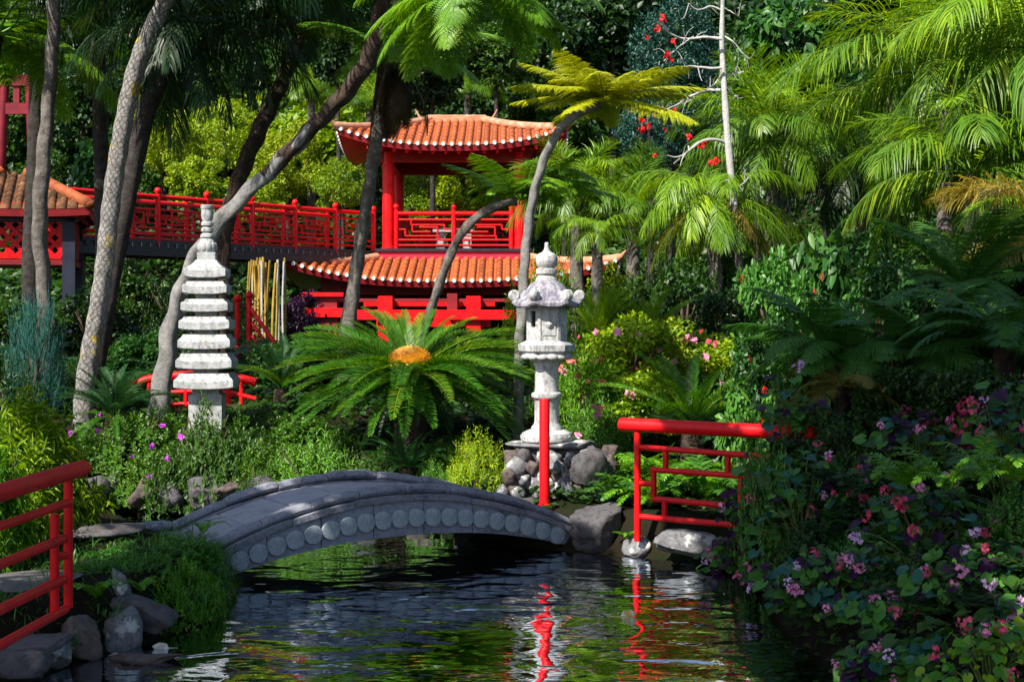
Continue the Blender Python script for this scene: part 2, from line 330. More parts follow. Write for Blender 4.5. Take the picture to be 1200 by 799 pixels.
petal('pink', (.62, .12, .28), (.75, .36, .52)); petal('lilac', (.55, .28, .52), (.72, .50, .72)); petal('rose', (.60, .035, .12), (.70, .14, .22)); petal('scarlet', (.60, .010, .012), (.72, .03, .02)); petal('violet', (.42, .04, .48), (.58, .10, .60)); petal('coral', (.75, .16, .14), (.80, .30, .24)); petal('cone', (.55, .30, .05), (.72, .46, .12))
# ================================================================== SETTING
POND = np.array([(-3.9, 2.5), (-3.5, 8.6), (-3.15, 9.7), (-2.75, 10.5), (-2.45, 11.0), (-2.42, 11.9), (-2.6, 12.7), (-3.2, 13.6), (-4.0, 15.0), (-5.6, 16.0), (-6.0, 17.1), (-4.8, 17.55), (-2.6, 17.2),
                 (-1.2, 16.5), (-.3, 15.5), (.1, 14.95), (.62, 14.55), (1.3, 14.2), (1.95, 13.9), (2.25, 13.0), (2.15, 11.0), (2.3, 9.0), (2.7, 6.0), (2.9, 2.5)])
def pond_sd(x, y):                      # distance to the pond's edge, negative on the water
    P = POND; Q = np.roll(P, -1, 0); p = np.stack([x, y], -1)[..., None, :]
    e = Q - P; w = p - P; t = np.clip((w * e).sum(-1) / (e * e).sum(-1), 0, 1)
    d = np.sqrt((((w - t[..., None] * e)) ** 2).sum(-1)).min(-1)
    inside = np.zeros(x.shape, bool)
    for (x0, y0), (x1, y1) in zip(P, Q):
        c = ((y0 > y) != (y1 > y)) & (x < (x1 - x0) * (y - y0) / (y1 - y0 + 1e-12) + x0); inside ^= c
    return np.where(inside, -d, d)
def ss(a, b, v): t = np.clip((v - a) / (b - a), 0, 1); return t * t * (3 - 2 * t)
def ground(x, y):
    x = np.asarray(x, float); y = np.asarray(y, float); s = pond_sd(x, y)
    h = .42 * ss(0.0, .35, s) + .62 * ss(17.6, 19.6, y) * ss(1.5, -1.0, x) + .45 * ss(15.8, 19.5, y) * ss(-1, 1.5, x) + .55 * ss(22, 34, y)
    yy = np.maximum(0, y - 40); h = h + .52 * yy - .0 * yy
    rr = np.maximum(0, x - 2.6); h = h + .34 * np.minimum(rr, 9) * ss(5, 11, y) * ss(0, .8, s)
    ll = np.maximum(0, -x - 7); h = h + .22 * np.minimum(ll, 14) * ss(8, 20, y)
    h = h + .05 * np.sin(x * 1.7 + y * .6) * ss(.3, 1, s) + .06 * np.sin(y * 1.3 - x * .8) * ss(.3, 1, s)
    h = np.where(s < 0, -np.minimum(.85, -s * 1.5) , h)
    return h
def G(x, y): return float(ground(np.array([x]), np.array([y]))[0])
def on(px, d, dz=0.0):                  # a spot on the ground under a bearing
    x = (px - 600.0) / FPX * d; return Vector((x, d, G(x, d) + dz))
gx = np.unique(np.concatenate([np.linspace(-90, -14, 30), np.linspace(-14, -7, 24), np.linspace(-7, 5, 110), np.linspace(5, 14, 24), np.linspace(14, 90, 30)]))
gy = np.unique(np.concatenate([np.linspace(-60, 2, 16), np.linspace(2, 8, 24), np.linspace(8, 20, 130), np.linspace(20, 45, 50), np.linspace(45, 150, 40)]))
GX, GY = np.meshgrid(gx, gy); GZ = ground(GX, GY)
i = (np.arange(len(gy) - 1)[:, None] * len(gx) + np.arange(len(gx) - 1)[None, :]).ravel()
m, nt, b, out = nodes('garden_soil')
n = texn(nt, 1.4, 8, .7); r = ramp(nt, n.outputs[0], [(.35, (.012, .010, .007)), (.5, (.024, .020, .012)), (.62, (.010, .020, .006)), (.75, (.016, .034, .008))]); nt.links.new(r.outputs[0], b.inputs['Base Color']); b.inputs['Roughness'].default_value = .95; b.inputs['Specular IOR Level'].default_value = .05
n2 = texn(nt, 14, 8, .75); bump(nt, n2.outputs[0], b, .9, .06); M['soil'] = m
setp(obj('ground', mesh('ground', np.stack([GX, GY, GZ], -1).reshape(-1, 3), np.stack([i, i + 1, i + len(gx) + 1, i + len(gx)], 1), True), M['soil']), 'dark garden soil sloping up behind the pond', kind='structure')

# water: a rippled sheet, clear but dark, over a muddy bed
m, nt, b, out = nodes('pond_water')
nt.nodes.remove(b)
fr = nt.nodes.new('ShaderNodeFresnel'); fr.inputs[0].default_value = 1.31
gl = nt.nodes.new('ShaderNodeBsdfGlossy'); gl.inputs['Roughness'].default_value = .02; gl.inputs[0].default_value = (.60, .66, .74, 1)
tp = nt.nodes.new('ShaderNodeBsdfTransparent'); tp.inputs[0].default_value = (.30, .36, .28, 1)
mx = nt.nodes.new('ShaderNodeMixShader')
w1 = texn(nt, 2.3, 1, .4, mapscale=(.8, 1.15, 1)); w1.inputs['Distortion'].default_value = .6
w2 = texn(nt, 8.0, 1, .5, mapscale=(.75, 1.3, 1)); w2.inputs['Distortion'].default_value = .4
ad = nt.nodes.new('ShaderNodeMath'); ad.operation = 'MULTIPLY_ADD'; nt.links.new(w2.outputs[0], ad.inputs[0]); ad.inputs[1].default_value = .15; nt.links.new(w1.outputs[0], ad.inputs[2])
bp = nt.nodes.new('ShaderNodeBump'); bp.inputs['Strength'].default_value = 1.0; bp.inputs['Distance'].default_value = .034; w3 = texn(nt, .55, 2, .5); r3 = ramp(nt, w3.outputs[0], [(.36, (.3, .3, .3)), (.62, (1, 1, 1))]); m3 = nt.nodes.new('ShaderNodeMath'); m3.operation = 'MULTIPLY'; nt.links.new(ad.outputs[0], m3.inputs[0]); nt.links.new(r3.outputs[0], m3.inputs[1]); nt.links.new(m3.outputs[0], bp.inputs['Height'])
for s_ in (fr, gl): nt.links.new(bp.outputs[0], s_.inputs['Normal'])
nt.links.new(fr.outputs[0], mx.inputs[0]); nt.links.new(tp.outputs[0], mx.inputs[1]); nt.links.new(gl.outputs[0], mx.inputs[2]); nt.links.new(mx.outputs[0], out.inputs[0]); M['water'] = m
wc = POND.mean(0); WP = wc + (POND - wc) * 1.0
e = []
for a, b_ in zip(POND, np.roll(POND, -1, 0)):
    d = b_ - a; nrm = np.array((d[1], -d[0])) / np.linalg.norm(d); e.append(nrm)
e = np.array(e); vn = unit(e + np.roll(e, 1, 0)); WP = POND + vn * .12
setp(obj('water', mesh('water', np.c_[WP, np.zeros(len(WP))], [tuple(range(len(WP)))]), M['water']), 'dark rippled pond water', kind='structure')

# ------------------------------------------------------------------ rocks
bm = bmesh.new(); bmesh.ops.create_icosphere(bm, subdivisions=4, radius=1); bm.verts.ensure_lookup_table()
IV = np.array([v.co[:] for v in bm.verts]); IF = np.array([[v.index for v in f.verts] for f in bm.faces]); bm.free()
bm = bmesh.new(); bmesh.ops.create_icosphere(bm, subdivisions=3, radius=1); bm.verts.ensure_lookup_table()
IV2 = np.array([v.co[:] for v in bm.verts]); IF2 = np.array([[v.index for v in f.verts] for f in bm.faces]); bm.free()
def rock_mesh(seed, s, cuts=9, rough=.13, lo=False, flat=None):
    r = np.random.default_rng(seed); V = (IV2 if lo else IV).copy()
    for k in range(cuts):
        nn = unit(r.normal(size=3)); c = r.uniform(.52, .86); dp = V @ nn; V -= np.maximum(0, dp - c)[:, None] * nn * .92
    f = r.uniform(0, 50, 3)
    for fr_, am in ((1.6, rough), (3.6, rough * .55), (8.0, rough * .3)):
        V += unit(V) * np.array([mnoise.noise(Vector(v * fr_ + f)) for v in V])[:, None] * am
    V *= np.array(s)
    return mesh('boulder', V, IF2 if lo else IF, True)
def boulder(px, py, d, s, mat, label, seed, group=None, rz=0, name='boulder'):
    p = W(px, py, d); o = obj(name, rock_mesh(seed, s), M[mat], None, p, (0, 0, rz)); return setp(o, label, 'rock', group)
boulder(18, 778, 9.35, (.26, .2, .16), 'rock_dark', 'dark boulder with pale lichen spots at the foot of the near railing', 1)
boulder(66, 762, 9.75, (.15, .15, .13), 'rock_grey', 'grey boulder with a white lichen patch beside the pond edge', 2)
boulder(98, 748, 10.0, (.15, .17, .20), 'rock_brown', 'smooth brown upright boulder at the pond edge', 3)
boulder(140, 738, 10.35, (.17, .16, .21), 'rock_grey', 'rounded grey boulder with white lichen at the pond edge', 4)
o = boulder(168, 722, 10.55, (.30, .16, .14), 'rock_dark', 'dark wedge of rock lying by the grass mound', 5); o.rotation_euler = (0, .35, .2)
o = boulder(142, 690, 10.7, (.07, .08, .20), 'rock_grey', 'pointed grey stone sticking up from the grass', 6); o.rotation_euler = (0, -.3, 0)
boulder(168, 772, 9.9, (.30, .12, .06), 'rock_brown', 'submerged pale brown rock under the water', 77)
FB = 'boulders along the far bank'
for k, (px, py, d, s, mt) in enumerate([(110, 580, 17.3, (.22, .2, .24), 'rock_dark'), (172, 578, 17.35, (.30, .2, .20), 'rock_brown'), (205, 580, 17.2, (.2, .2, .18), 'rock_dark'), (238, 577, 17.1, (.28, .2, .2), 'rock_dark'), (275, 574, 17.1, (.26, .2, .2), 'rock_brown'),
        (140, 572, 17.6, (.2, .2, .2), 'rock_dark'), (312, 575, 17.0, (.28, .2, .2), 'rock_dark'), (370, 585, 16.9, (.3, .2, .2), 'rock_dark'), (430, 592, 16.7, (.3, .2, .22), 'rock_dark'), (500, 600, 16.4, (.3, .2, .2), 'rock_brown'), (560, 606, 16.1, (.3, .2, .22), 'rock_dark')]):
    boulder(px, py, d, s, mt, 'dark boulder in the row along the far bank under the azaleas', 20 + k, FB, rz=k)
boulder(705, 618, 14.62, (.38, .32, .27), 'rock_dark', 'big dark rock carrying the right end of the stone bridge', 41)
boulder(746, 641, 14.3, (.15, .14, .13), 'rock_grey', 'small round grey rock below the right railing post', 42)
boulder(800, 637, 13.95, (.36, .2, .15), 'rock_grey', 'long pale lichened rock below the right railing', 43)
boulder(852, 645, 13.6, (.3, .2, .14), 'rock_dark', 'dark low rock under the purple leaved plant', 44)
boulder(612, 598, 15.35, (.2, .2, .16), 'rock_dark', 'dark rock wedged under the lime green bush', 45)
# flat path slabs on the left bank
for k, (px, py, d, s) in enumerate([(20, 728, 9.6, (.42, .35, .05)), (120, 636, 12.5, (.42, .3, .05)), (40, 690, 10.6, (.4, .4, .05))]):
    p = W(px, py, d); x, y = p.x, p.y; bmv = rock_mesh(60 + k, s, cuts=6, rough=.05)
    setp(obj('path_slab', bmv, M['slab'], None, (x, y, G(x, y) + .03), (0, 0, k)), 'flat brown paving stone of the path on the left bank', 'paving stone', 'paving stones of the left path')
# ================================================================== STONE BRIDGE
BA = Vector((-2.62, 12.85, 0)); BB = Vector((.60, 14.72, 0)); bd = (BB - BA); BL = bd.length; bang = math.atan2(bd.y, bd.x); BWID = 1.5
bridge = thing('stone_bridge', 'small arched grey stone footbridge with a row of carved round discs over the pond', 'bridge', BA, bang)
def b_top(t):                           # underside of the coping course; t from 0 to 1 along the span
    t = np.asarray(t, float); return np.where(t < 0, .233 + .10 * t, .62 - 1.68 * (t - .48) ** 2)
def b_arch(t): return .02 + .255 * (1 - np.abs(2 * np.asarray(t, float) - 1.0) ** 2.2)
E0, E1 = -.16, 1.02
# face walls with the arch opening, and the vault between them
def wall_face(yc, th, ta=E0, tb=E1, n_=61):
    t = np.linspace(ta, tb, n_); x = t * BL; lo = np.where((t < 0) | (t > 1), -.25, b_arch(t)); hi = b_top(t)
    V = []
    for yy in (yc - th / 2, yc + th / 2):
        V += [(a, yy, c) for a, c in zip(x, lo)] + [(a, yy, c) for a, c in zip(x, hi)]
    n = len(t); F = []
    for k in range(n - 1):
        F += [(k, k + 1, n + k + 1, n + k), (3 * n + k, 3 * n + k + 1, 2 * n + k + 1, 2 * n + k), (2 * n + k, 2 * n + k + 1, k + 1, k), (n + k, n + k + 1, 3 * n + k + 1, 3 * n + k)]
    F += [(0, n, 3 * n, 2 * n), (n - 1, 3 * n - 1, 4 * n - 1, 2 * n - 1)]
    return MB().add(V, F)
JT = [E0] + [.018 + q / 20 * .962 for q in (2, 5, 8, 11, 14, 17)] + [E1]
wf = thing('arch_face', 'x', 'x'); del wf['label']; del wf['category']; wf.parent = bridge; wf.name = 'arch_face'
for q in range(len(JT) - 1): wall_face(.06 + (.003 if q % 2 else 0), .12, JT[q] + (.0012 if q else 0), JT[q + 1] - .0012, 22).build('face_block', M['bridge_stone'], wf)
wall_face(BWID - .06, .12).build('arch_face', M['bridge_stone'], bridge)
t = np.linspace(E0, E1, 61); n = len(t); V = []
for yy in (.12, BWID - .12): V += [(a * BL, yy, (-.25 if (a < 0 or a > 1) else float(b_arch(a)) + .01)) for a in t] + [(a * BL, yy, float(b_top(a)) - .10) for a in t]
F = []
for k in range(n - 1): F += [(2 * n + k, 2 * n + k + 1, k + 1, k), (n + k, n + k + 1, 3 * n + k + 1, 3 * n + k)]
MB().add(V, F).build('vault', M['bridge_stone'], bridge)
# raised rib along the arch's lower edge
ND = 20; rdisc = .094
discm = MB().lathe([(rdisc, 0), (rdisc, .022), (rdisc * .93, .036), (rdisc * .6, .042), (.002, .043)], 28); dme = None
for k in range(ND):
    t0 = .018 + (k + .5) / ND * .962; mid = (b_top(t0) + b_arch(t0)) / 2 - .005
    if dme is None: o = discm.build('carved_disc', M['disc_stone'], wf, True); dme = o.data
    else: o = obj('carved_disc', dme, M['disc_stone'], wf)
    o.location = (t0 * BL, .001, mid); o.rotation_euler = (math.pi / 2, 0, 0)
# deck slabs (recessed joints)
nsl = 9
for k in range(nsl):
    a, c = E0 + (E1 - E0) * k / nsl, E0 + (E1 - E0) * (k + 1) / nsl; ts = np.linspace(a + .003, c - .003, 6); V = []; F = []
    for tt in ts:
        z = float(b_top(tt)) + .045 + .006 * math.sin(k * 2.3)
        V += [(tt * BL, .22, z - .12), (tt * BL, .22, z), (tt * BL, BWID - .22, z), (tt * BL, BWID - .22, z - .12)]
    for q in range(5):
        for s_ in range(4): F.append((q * 4 + s_, q * 4 + (s_ + 1) % 4, q * 4 + 4 + (s_ + 1) % 4, q * 4 + 4 + s_))
    F += [(3, 2, 1, 0), (20, 21, 22, 23)]
    MB().add(V, F).build('deck_slab', M['deck_stone'], bridge)
# copings: a flat projecting course under a rounded kerb, both in separate stones
def sweep(prof, a, c, name, mat, yo, flip=1, seg=8, jit=0.0):
    V = []; F = []; n = len(prof); ts = np.linspace(a, c, seg)
    for q, tt in enumerate(ts):
        f = 1 - (.10 if q in (0, seg - 1) else 0)
        for (py_, pz) in prof: V.append((tt * BL, yo + flip * py_ * f, float(b_top(tt)) + pz * f + jit))
    for q in range(seg - 1):
        for s_ in range(n): F.append((q * n + s_, q * n + (s_ + 1) % n, (q + 1) * n + (s_ + 1) % n, (q + 1) * n + s_))
    F += [tuple(range(n))[::-1], tuple(range((seg - 1) * n, seg * n))]
    return MB().add(V, F).build(name, mat, bridge, True)
round_p = [(math.cos(a) * .085, .052 + math.sin(a) * .052) for a in np.linspace(0, 2 * math.pi, 14, endpoint=False)]
slab_p = [(-.11, -.005), (.16, -.005), (.16, .052), (-.11, .052)]
for yo, fl in ((.06, 1), (BWID - .06, -1)):
    nst = 9 if fl == 1 else 8
    for k in range(nst):
        a, c = E0 + (E1 - E0) * k / nst, E0 + (E1 - E0) * (k + 1) / nst
        sweep([(p + .02, q + .045) for p, q in round_p], a + .001, c - .001, 'coping_stone', M['coping_stone'], yo, fl, 8, .009 * math.sin(k * 3.1 + yo))
    for k in range(7):
        a, c = E0 + (E1 - E0) * k / 7, E0 + (E1 - E0) * (k + 1) / 7
        sweep(slab_p, a + .0008, c - .0008, 'coping_course', M['coping_stone'], yo, fl, 8, .006 * math.sin(k * 2.2))

# ================================================================== RED RAILINGS NEAR THE POND
def bar_part(root, name, a, b, r, mat='red', n=12):
    return MB().tube(a, b, r, n=n).build(name, M[mat], root, True, world=True)
# left: runs along the near bank towards the viewer
def LW(px, py):                         # points of the left railing's plane
    d = 9.6 - (76 - px) / 76.0 * .92 if px <= 76 else 9.6 + (px - 76) / 76 * .5
    return W(px, py, d)
base = LW(80, 706); rl = thing('red_railing', 'crimson tubular handrail on the left bank beside the near boulders', 'railing', base)
bar_part(rl, 'top_rail', LW(98, 548), LW(-90, 604), .056, n=20)
bar_part(rl, 'post', LW(80, 556), LW(80, 712), .031, n=16); bar_part(rl, 'post', LW(64, 602), LW(64, 722), .030, n=16)
bar_part(rl, 'rail', LW(82, 588), LW(-90, 648), .029); bar_part(rl, 'rail', LW(74, 631), LW(-90, 698), .032); bar_part(rl, 'rail', LW(73, 679), LW(-90, 757), .033); bar_part(rl, 'rail', LW(77, 713), LW(-90, 806), .031)
bar_part(rl, 'connector', LW(64, 652), LW(81, 650), .026)
# right: runs along the right bank
def RW(px, py):
    d = 14.25 - (px - 727) / 160.0 * .8; return W(px, py, d)
rr_ = thing('red_railing', 'red tubular railing with a geometric open panel on the right bank, half hidden by flowers', 'railing', RW(747, 628))
bar_part(rr_, 'top_rail', RW(727, 497), RW(955, 508), .068, n=20)
bar_part(rr_, 'post', RW(747, 500), RW(747, 634), .034, n=16); bar_part(rr_, 'post', RW(930, 505), RW(930, 650), .034, n=16)
for a, c in (((750, 524), (930, 537)), ((763, 550), (905, 560)), ((764, 584), (905, 597)), ((750, 605), (930, 621)), ((750, 566), (766, 567))): bar_part(rr_, 'rail', RW(*a), RW(*c), .029)
for a, c in (((766, 548), (766, 586)), ((868, 556), (868, 600)), ((780, 525), (780, 552)), ((853, 531), (853, 559)), ((779, 585), (779, 607))): bar_part(rr_, 'stile', RW(*a), RW(*c), .029)
# single red post at the far end of the bridge
pp = Vector((.345, 15.12, G(.345, 15.12))); PT = 1.52 - pp.z
po = thing('red_post', 'single sunlit red round post in front of the white stone lantern', 'post', pp)
MB().lathe([(.055, -.1), (.055, PT - .012), (.050, PT), (.002, PT + .001)], 24).build('shaft', M['red'], po, True)
MB().lathe([(.068, .0), (.068, .02), (.056, .03)], 20).build('base_collar', M['red'], po, True)

# ================================================================== STONE LANTERN ON A RUBBLE PLINTH
LX, LY = .385, 15.75; KP = FPX / LY     # pixels per metre there
pl_top = EYE + (HOR - 515) / KP; gz = G(LX, LY)
plinth = thing('rubble_plinth', 'rough plinth of grey and brown volcanic stones under the white lantern', 'plinth', (LX + .1, LY, gz))
setp(obj('cap_slab', rock_mesh(90, (.56, .36, .05), cuts=4, rough=.03), M['rock_grey'], plinth, (.0, .05, pl_top - gz - .05)))
MB().box((0, .12, (pl_top - gz) / 2 - .06), (.46, .30, (pl_top - gz) / 2), 0, .05).build('core', M['rock_dark'], plinth)
rr2 = np.random.default_rng(3); kk = 0
for row in range(5):
    zc = (pl_top - gz - .12) * (row + .35) / 5
    for q in range(7):
        xx = -.56 + 1.16 * (q + .5 + (row % 2) * .4 - .2) / 7 + rr2.uniform(-.03, .03); s_ = rr2.uniform(.09, .135)
        if .18 < xx < .52 and row in (1, 2, 3): continue
        if row == 0: xx *= 1.08
        obj('stone', rock_mesh(100 + kk, (s_ * rr2.uniform(.9, 1.3), s_, s_ * rr2.uniform(.75, 1.05)), cuts=16, rough=.10, lo=True), M[('rock_grey', 'rock_brown', 'rock_dark', 'rock_grey', 'rock_grey')[int(rr2.integers(0, 5))]], plinth, (xx, -.22 + rr2.uniform(-.05, .05), zc), tuple(rr2.uniform(0, 3, 3))); kk += 1
for xx, yy, zz, s_, mt in ((.36, -.34, .27, (.24, .18, .25), 'rock_dark'), (.62, -.1, .12, (.14, .14, .12), 'rock_dark'), (.58, -.2, .36, (.1, .1, .1), 'rock_brown'), (.60, .1, .45, (.12, .12, .1), 'rock_brown'), (.1, -.36, .12, (.08, .08, .17), 'rock_grey'), (.22, -.35, .06, (.1, .09, .08), 'rock_brown'), (-.02, -.33, .34, (.15, .1, .09), 'rock_grey'), (.74, -.02, .05, (.1, .1, .08), 'rock_dark')):
    obj('stone', rock_mesh(200 + kk, s_, cuts=14, rough=.1), M[mt], plinth, (xx, yy, zz), (0, 0, kk * 1.3)); kk += 1
def build_lantern(label, loc, group=None):
    L = thing('stone_lantern', label, 'lantern', loc, 0, group)
    z = lambda py: (515 - py) / KP
    w = lambda px: px / KP / 2
    WS = M['lantern_stone']
    MB().lathe([(w(60), z(516)), (w(62), z(512)), (w(58), z(507)), (w(46), z(504)), (w(40), z(503))], 36).build('base', WS, L, True)
    for k in range(12):                 # lotus petals round the base
        a = k * math.pi / 6
        obj('base_petal', PETAL, WS, L, (math.cos(a) * w(52), math.sin(a) * w(52), z(511)), (0, 0, a), (.05, .06, .03))
    MB().lathe([(w(37), z(504)), (w(36), z(500)), (w(31), z(497)), (w(29), z(494)), (w(28.5), z(467)), (w(30), z(466))], 32).build('lower_shaft', WS, L, True)
    MB().lathe([(w(29), z(467)), (w(35), z(465.5)), (w(36.5), z(463)), (w(35), z(460.5)), (w(29), z(459))], 32).build('shaft_ring', WS, L, True)
    MB().lathe([(w(28.5), z(459.5)), (w(27.5), z(455)), (w(27.5), z(432)), (w(30), z(429)), (w(33), z(427)), (w(31), z(425)), (w(31), z(423))], 32).build('upper_shaft', WS, L, True)
    MB().lathe([(w(34), z(424)), (w(44), z(421)), (w(56), z(416)), (w(60), z(413)), (w(66), z(411)), (w(68), z(404)), (w(63), z(402)), (w(52), z(400)), (w(50), z(399))], 6, rot=.12).build('platform', WS, L)
    for k in range(14):
        a = k * 2 * math.pi / 14; obj('platform_petal', PETAL, WS, L, (math.cos(a) * w(50), math.sin(a) * w(50), z(417)), (0, .5, a), (.055, .07, .035))
    for k in range(6):                  # panels of the fire box: two of them pierced by a window
        a = .12 + math.pi / 6 + k * math.pi / 3; r0 = w(44) * .866; hw = w(44) / 2 - .004; cx, cy_ = math.cos(a) * r0, math.sin(a) * r0
        facing = math.atan2(-1, -.75); dif = (a - facing + math.pi) % (2 * math.pi) - math.pi
        mb = MB(); zc0, zc1 = z(399), z(357); hh = (zc1 - zc0) / 2; zm = (zc0 + zc1) / 2
        if abs(dif) < .6 or abs(abs(dif) - math.pi) < .5:
            mb.box((0, -hw * .72, 0), (.012, hw * .28, hh)); mb.box((0, hw * .72, 0), (.012, hw * .28, hh)); mb.box((0, 0, -hh * .62), (.0115, hw * .46, hh * .38)); mb.box((0, 0, hh * .82), (.0115, hw * .46, hh * .18))
        else:
            mb.box((0, 0, 0), (.012, hw, hh)); mb.box((.014, 0, 0), (.006, hw * .7, hh * .72), 0, .004); mb.lathe([(.03, -.03), (.045, 0), (.03, .03)], 10, (.012, 0, -.02))
        mb.build('fire_box_panel', WS, L, loc=(cx, cy_, zm), rot=(0, 0, a))
        a2 = .12 + k * math.pi / 3
        MB().box((math.cos(a2) * w(44), math.sin(a2) * w(44), zm), (.017, .017, hh), a2, .004).build('fire_box_pillar', WS, L)
    # six-lobed roof, sagging between raised corners
    NS = 72; prof = [(0.26, 328), (0.34, 329.5), (.46, 333), (.58, 339), (.70, 346), (.82, 351), (.95, 352.5), (1.0, 354), (1.0, 357.5), (.96, 359.5), (.6, 358)]
    V = []; F = []
    for rr, py in prof:
        for q in range(NS):
            a = q * 2 * math.pi / NS + .12; c6 = abs(math.cos(3 * (a - .12))) ; corner = (math.cos(6 * (a - .12)) * .5 + .5) ** 3
            rad = w(83) * rr * (1 - .075 * (1 - corner) * min(1, rr * 1.3)); V.append((math.cos(a) * rad, math.sin(a) * rad, z(py) + corner * max(0, rr - .5) * .05 - (1 - corner) * max(0, rr - .6) * .035))
    for k in range(len(prof) - 1):
        for q in range(NS):
            j = (q + 1) % NS; F.append((k * NS + q, (k + 1) * NS + q, (k + 1) * NS + j, k * NS + j))
    F += [tuple(range(NS)), tuple(range((len(prof) - 1) * NS, len(prof) * NS))[::-1]]
    MB().add(V, F).build('roof', M['lantern_roof'], L, True)
    for k in range(6):                  # scrolls at the corners
        a = .12 + k * math.pi / 3; c = (math.cos(a) * w(77), math.sin(a) * w(77), z(346.5))
        tz = (-math.sin(a) * .045, math.cos(a) * .045)
        MB().tube((c[0] - tz[0], c[1] - tz[1], c[2]), (c[0] + tz[0], c[1] + tz[1], c[2]), .064, n=18, cap=.3).build('roof_scroll', M['lantern_stone'], L, True)
        MB().bar((math.cos(a) * w(40), math.sin(a) * w(40), z(339)), (math.cos(a) * w(76), math.sin(a) * w(76), z(352)), .05, .03).build('roof_rib', M['lantern_stone'], L)
    MB().lathe([(w(26), z(329)), (w(25), z(326)), (w(22), z(324)), (w(20), z(322)), (w(25), z(321)), (w(26), z(318)), (w(25), z(315.5)), (w(20), z(314.5))], 32).build('finial_collar', WS, L, True)
    MB().lathe([(w(17), z(315)), (w(24), z(311)), (w(26), z(306)), (w(25), z(301)), (w(20), z(297.5)), (w(11), z(295.5)), (w(7), z(293)), (w(5), z(289)), (w(5), z(285)), (w(3), z(284)), (.001, z(284))], 32).build('finial', WS, L, True)
    return L
PETAL = mesh('petal', IV2 * 1.0, IF2, True)
build_lantern('white stone lantern with scrolled roof and ball finial on a rubble plinth', (LX, LY, pl_top))
bl = build_lantern('small grey stone lantern peeking over the far red walkway', (W(83, 205, 44).x, 44, W(83, 205, 44).z - 2.18))

# ================================================================== WHITE TIERED PAGODA
TX, TY = W(243, 0, 18.0).x, 18.0; KT = FPX / TY; tz = lambda py: (EYE + (HOR - py) / KT)
tg = G(TX, TY)
tp_ = thing('stone_pagoda', 'tall white seven tiered stone pagoda rising from the azaleas', 'pagoda', (TX, TY, tg), R(4))
def sqloft(rows, name, par, mat, lift=0.0, n=8):
    V = []; F = []; ring = 4 * n
    for hw, z_, lf in rows:
        for s_ in range(4):
            for q in range(n):
                u = -1 + 2 * q / n; p = [(u, -1), (1, u), (-u, 1), (-1, -u)][s_]; V.append((p[0] * hw, p[1] * hw, z_ - tg + lf * abs(u) ** 3))
    for k in range(len(rows) - 1):
        for q in range(ring):
            j = (q + 1) % ring; F.append((k * ring + q, k * ring + j, (k + 1) * ring + j, (k + 1) * ring + q))
    F += [tuple(range(ring))[::-1], tuple(range((len(rows) - 1) * ring, len(rows) * ring))]
    me = mesh(name, V, F); return obj(name, me, mat, par)
hw = lambda px: px / KT / 2
WS = M['white_stone']
sqloft([(hw(38), tg - .1, 0), (hw(38), tz(461), 0)], 'base_block', tp_, WS)
tiers = [(305, 328, 49, 24), (330, 347, 52, 40), (350.5, 367.5, 55, 42), (371, 388.5, 59, 45), (391.5, 410.5, 61, 47), (413.5, 433.5, 65, 50), (436.5, 456.5, 69, 53)]
for k, (y0, y1, w1_, w0_) in enumerate(tiers):
    H = y1 - y0; lf = .02; w1_ = w1_ - 1.5
    e0 = y1 - 10.5; w0_ = w0_ if k == 0 else w1_ * .82
    sqloft([(hw(w1_) * .5, tz(y1 - 4.2), 0), (hw(w1_) - .06, tz(y1 - 3.2), 0), (hw(w1_) - .010, tz(y1 - 1.6), lf), (hw(w1_), tz(y1 - 2.6), lf), (hw(w1_), tz(e0), lf), (hw(w1_ - 1.5), tz(e0 - .8), lf * .8), (hw(w1_ - .30 * (w1_ - w0_)), tz(e0 - .25 * (e0 - y0) - .5), lf * .5), (hw(w1_ - .62 * (w1_ - w0_)), tz(e0 - .55 * (e0 - y0)), 0), (hw(w0_ + 1), tz(y0 + 1.0), 0), (hw(w0_), tz(y0), 0)], 'roof_tier', tp_, WS)
    nxt = tiers[k + 1][0] if k < 6 else 462
    sqloft([(hw(w1_ * .46), tz(nxt + .5), 0), (hw(w1_ * .46), tz(y1 - 4.8), 0)], 'body_block', tp_, WS)
sqloft([(hw(21), tz(305.5), 0), (hw(21), tz(296), 0)], 'finial_block', tp_, WS)
zz = lambda py: tz(py) - tg
MB().lathe([(hw(18), zz(296.2)), (hw(21), zz(293)), (hw(21.5), zz(290)), (hw(19), zz(285)), (hw(16), zz(281)), (hw(14), zz(280))], 28).build('finial_lotus', WS, tp_, True)
for k in range(10):
    a = k * math.pi / 5; obj('lotus_petal', PETAL, WS, tp_, (math.cos(a) * hw(18), math.sin(a) * hw(18), zz(289.5)), (0, 0, a), (.03, .045, .06))
for (y0, y1, w_) in ((280.2, 273.5, 16), (273, 266.5, 14.5), (266, 259.5, 14.5)):
    MB().lathe([(hw(w_ * .72), zz(y0)), (hw(w_), zz(y0 - 1.8)), (hw(w_), zz(y1 + 1.8)), (hw(w_ * .72), zz(y1))], 24).build('finial_ring', WS, tp_, True)
MB().lathe([(hw(10), zz(260)), (hw(13), zz(257)), (hw(14.5), zz(252)), (hw(13.5), zz(246)), (hw(15.5), zz(244.5)), (hw(15.5), zz(241)), (hw(14), zz(240.5))], 28).build('finial_cap', WS, tp_, True)
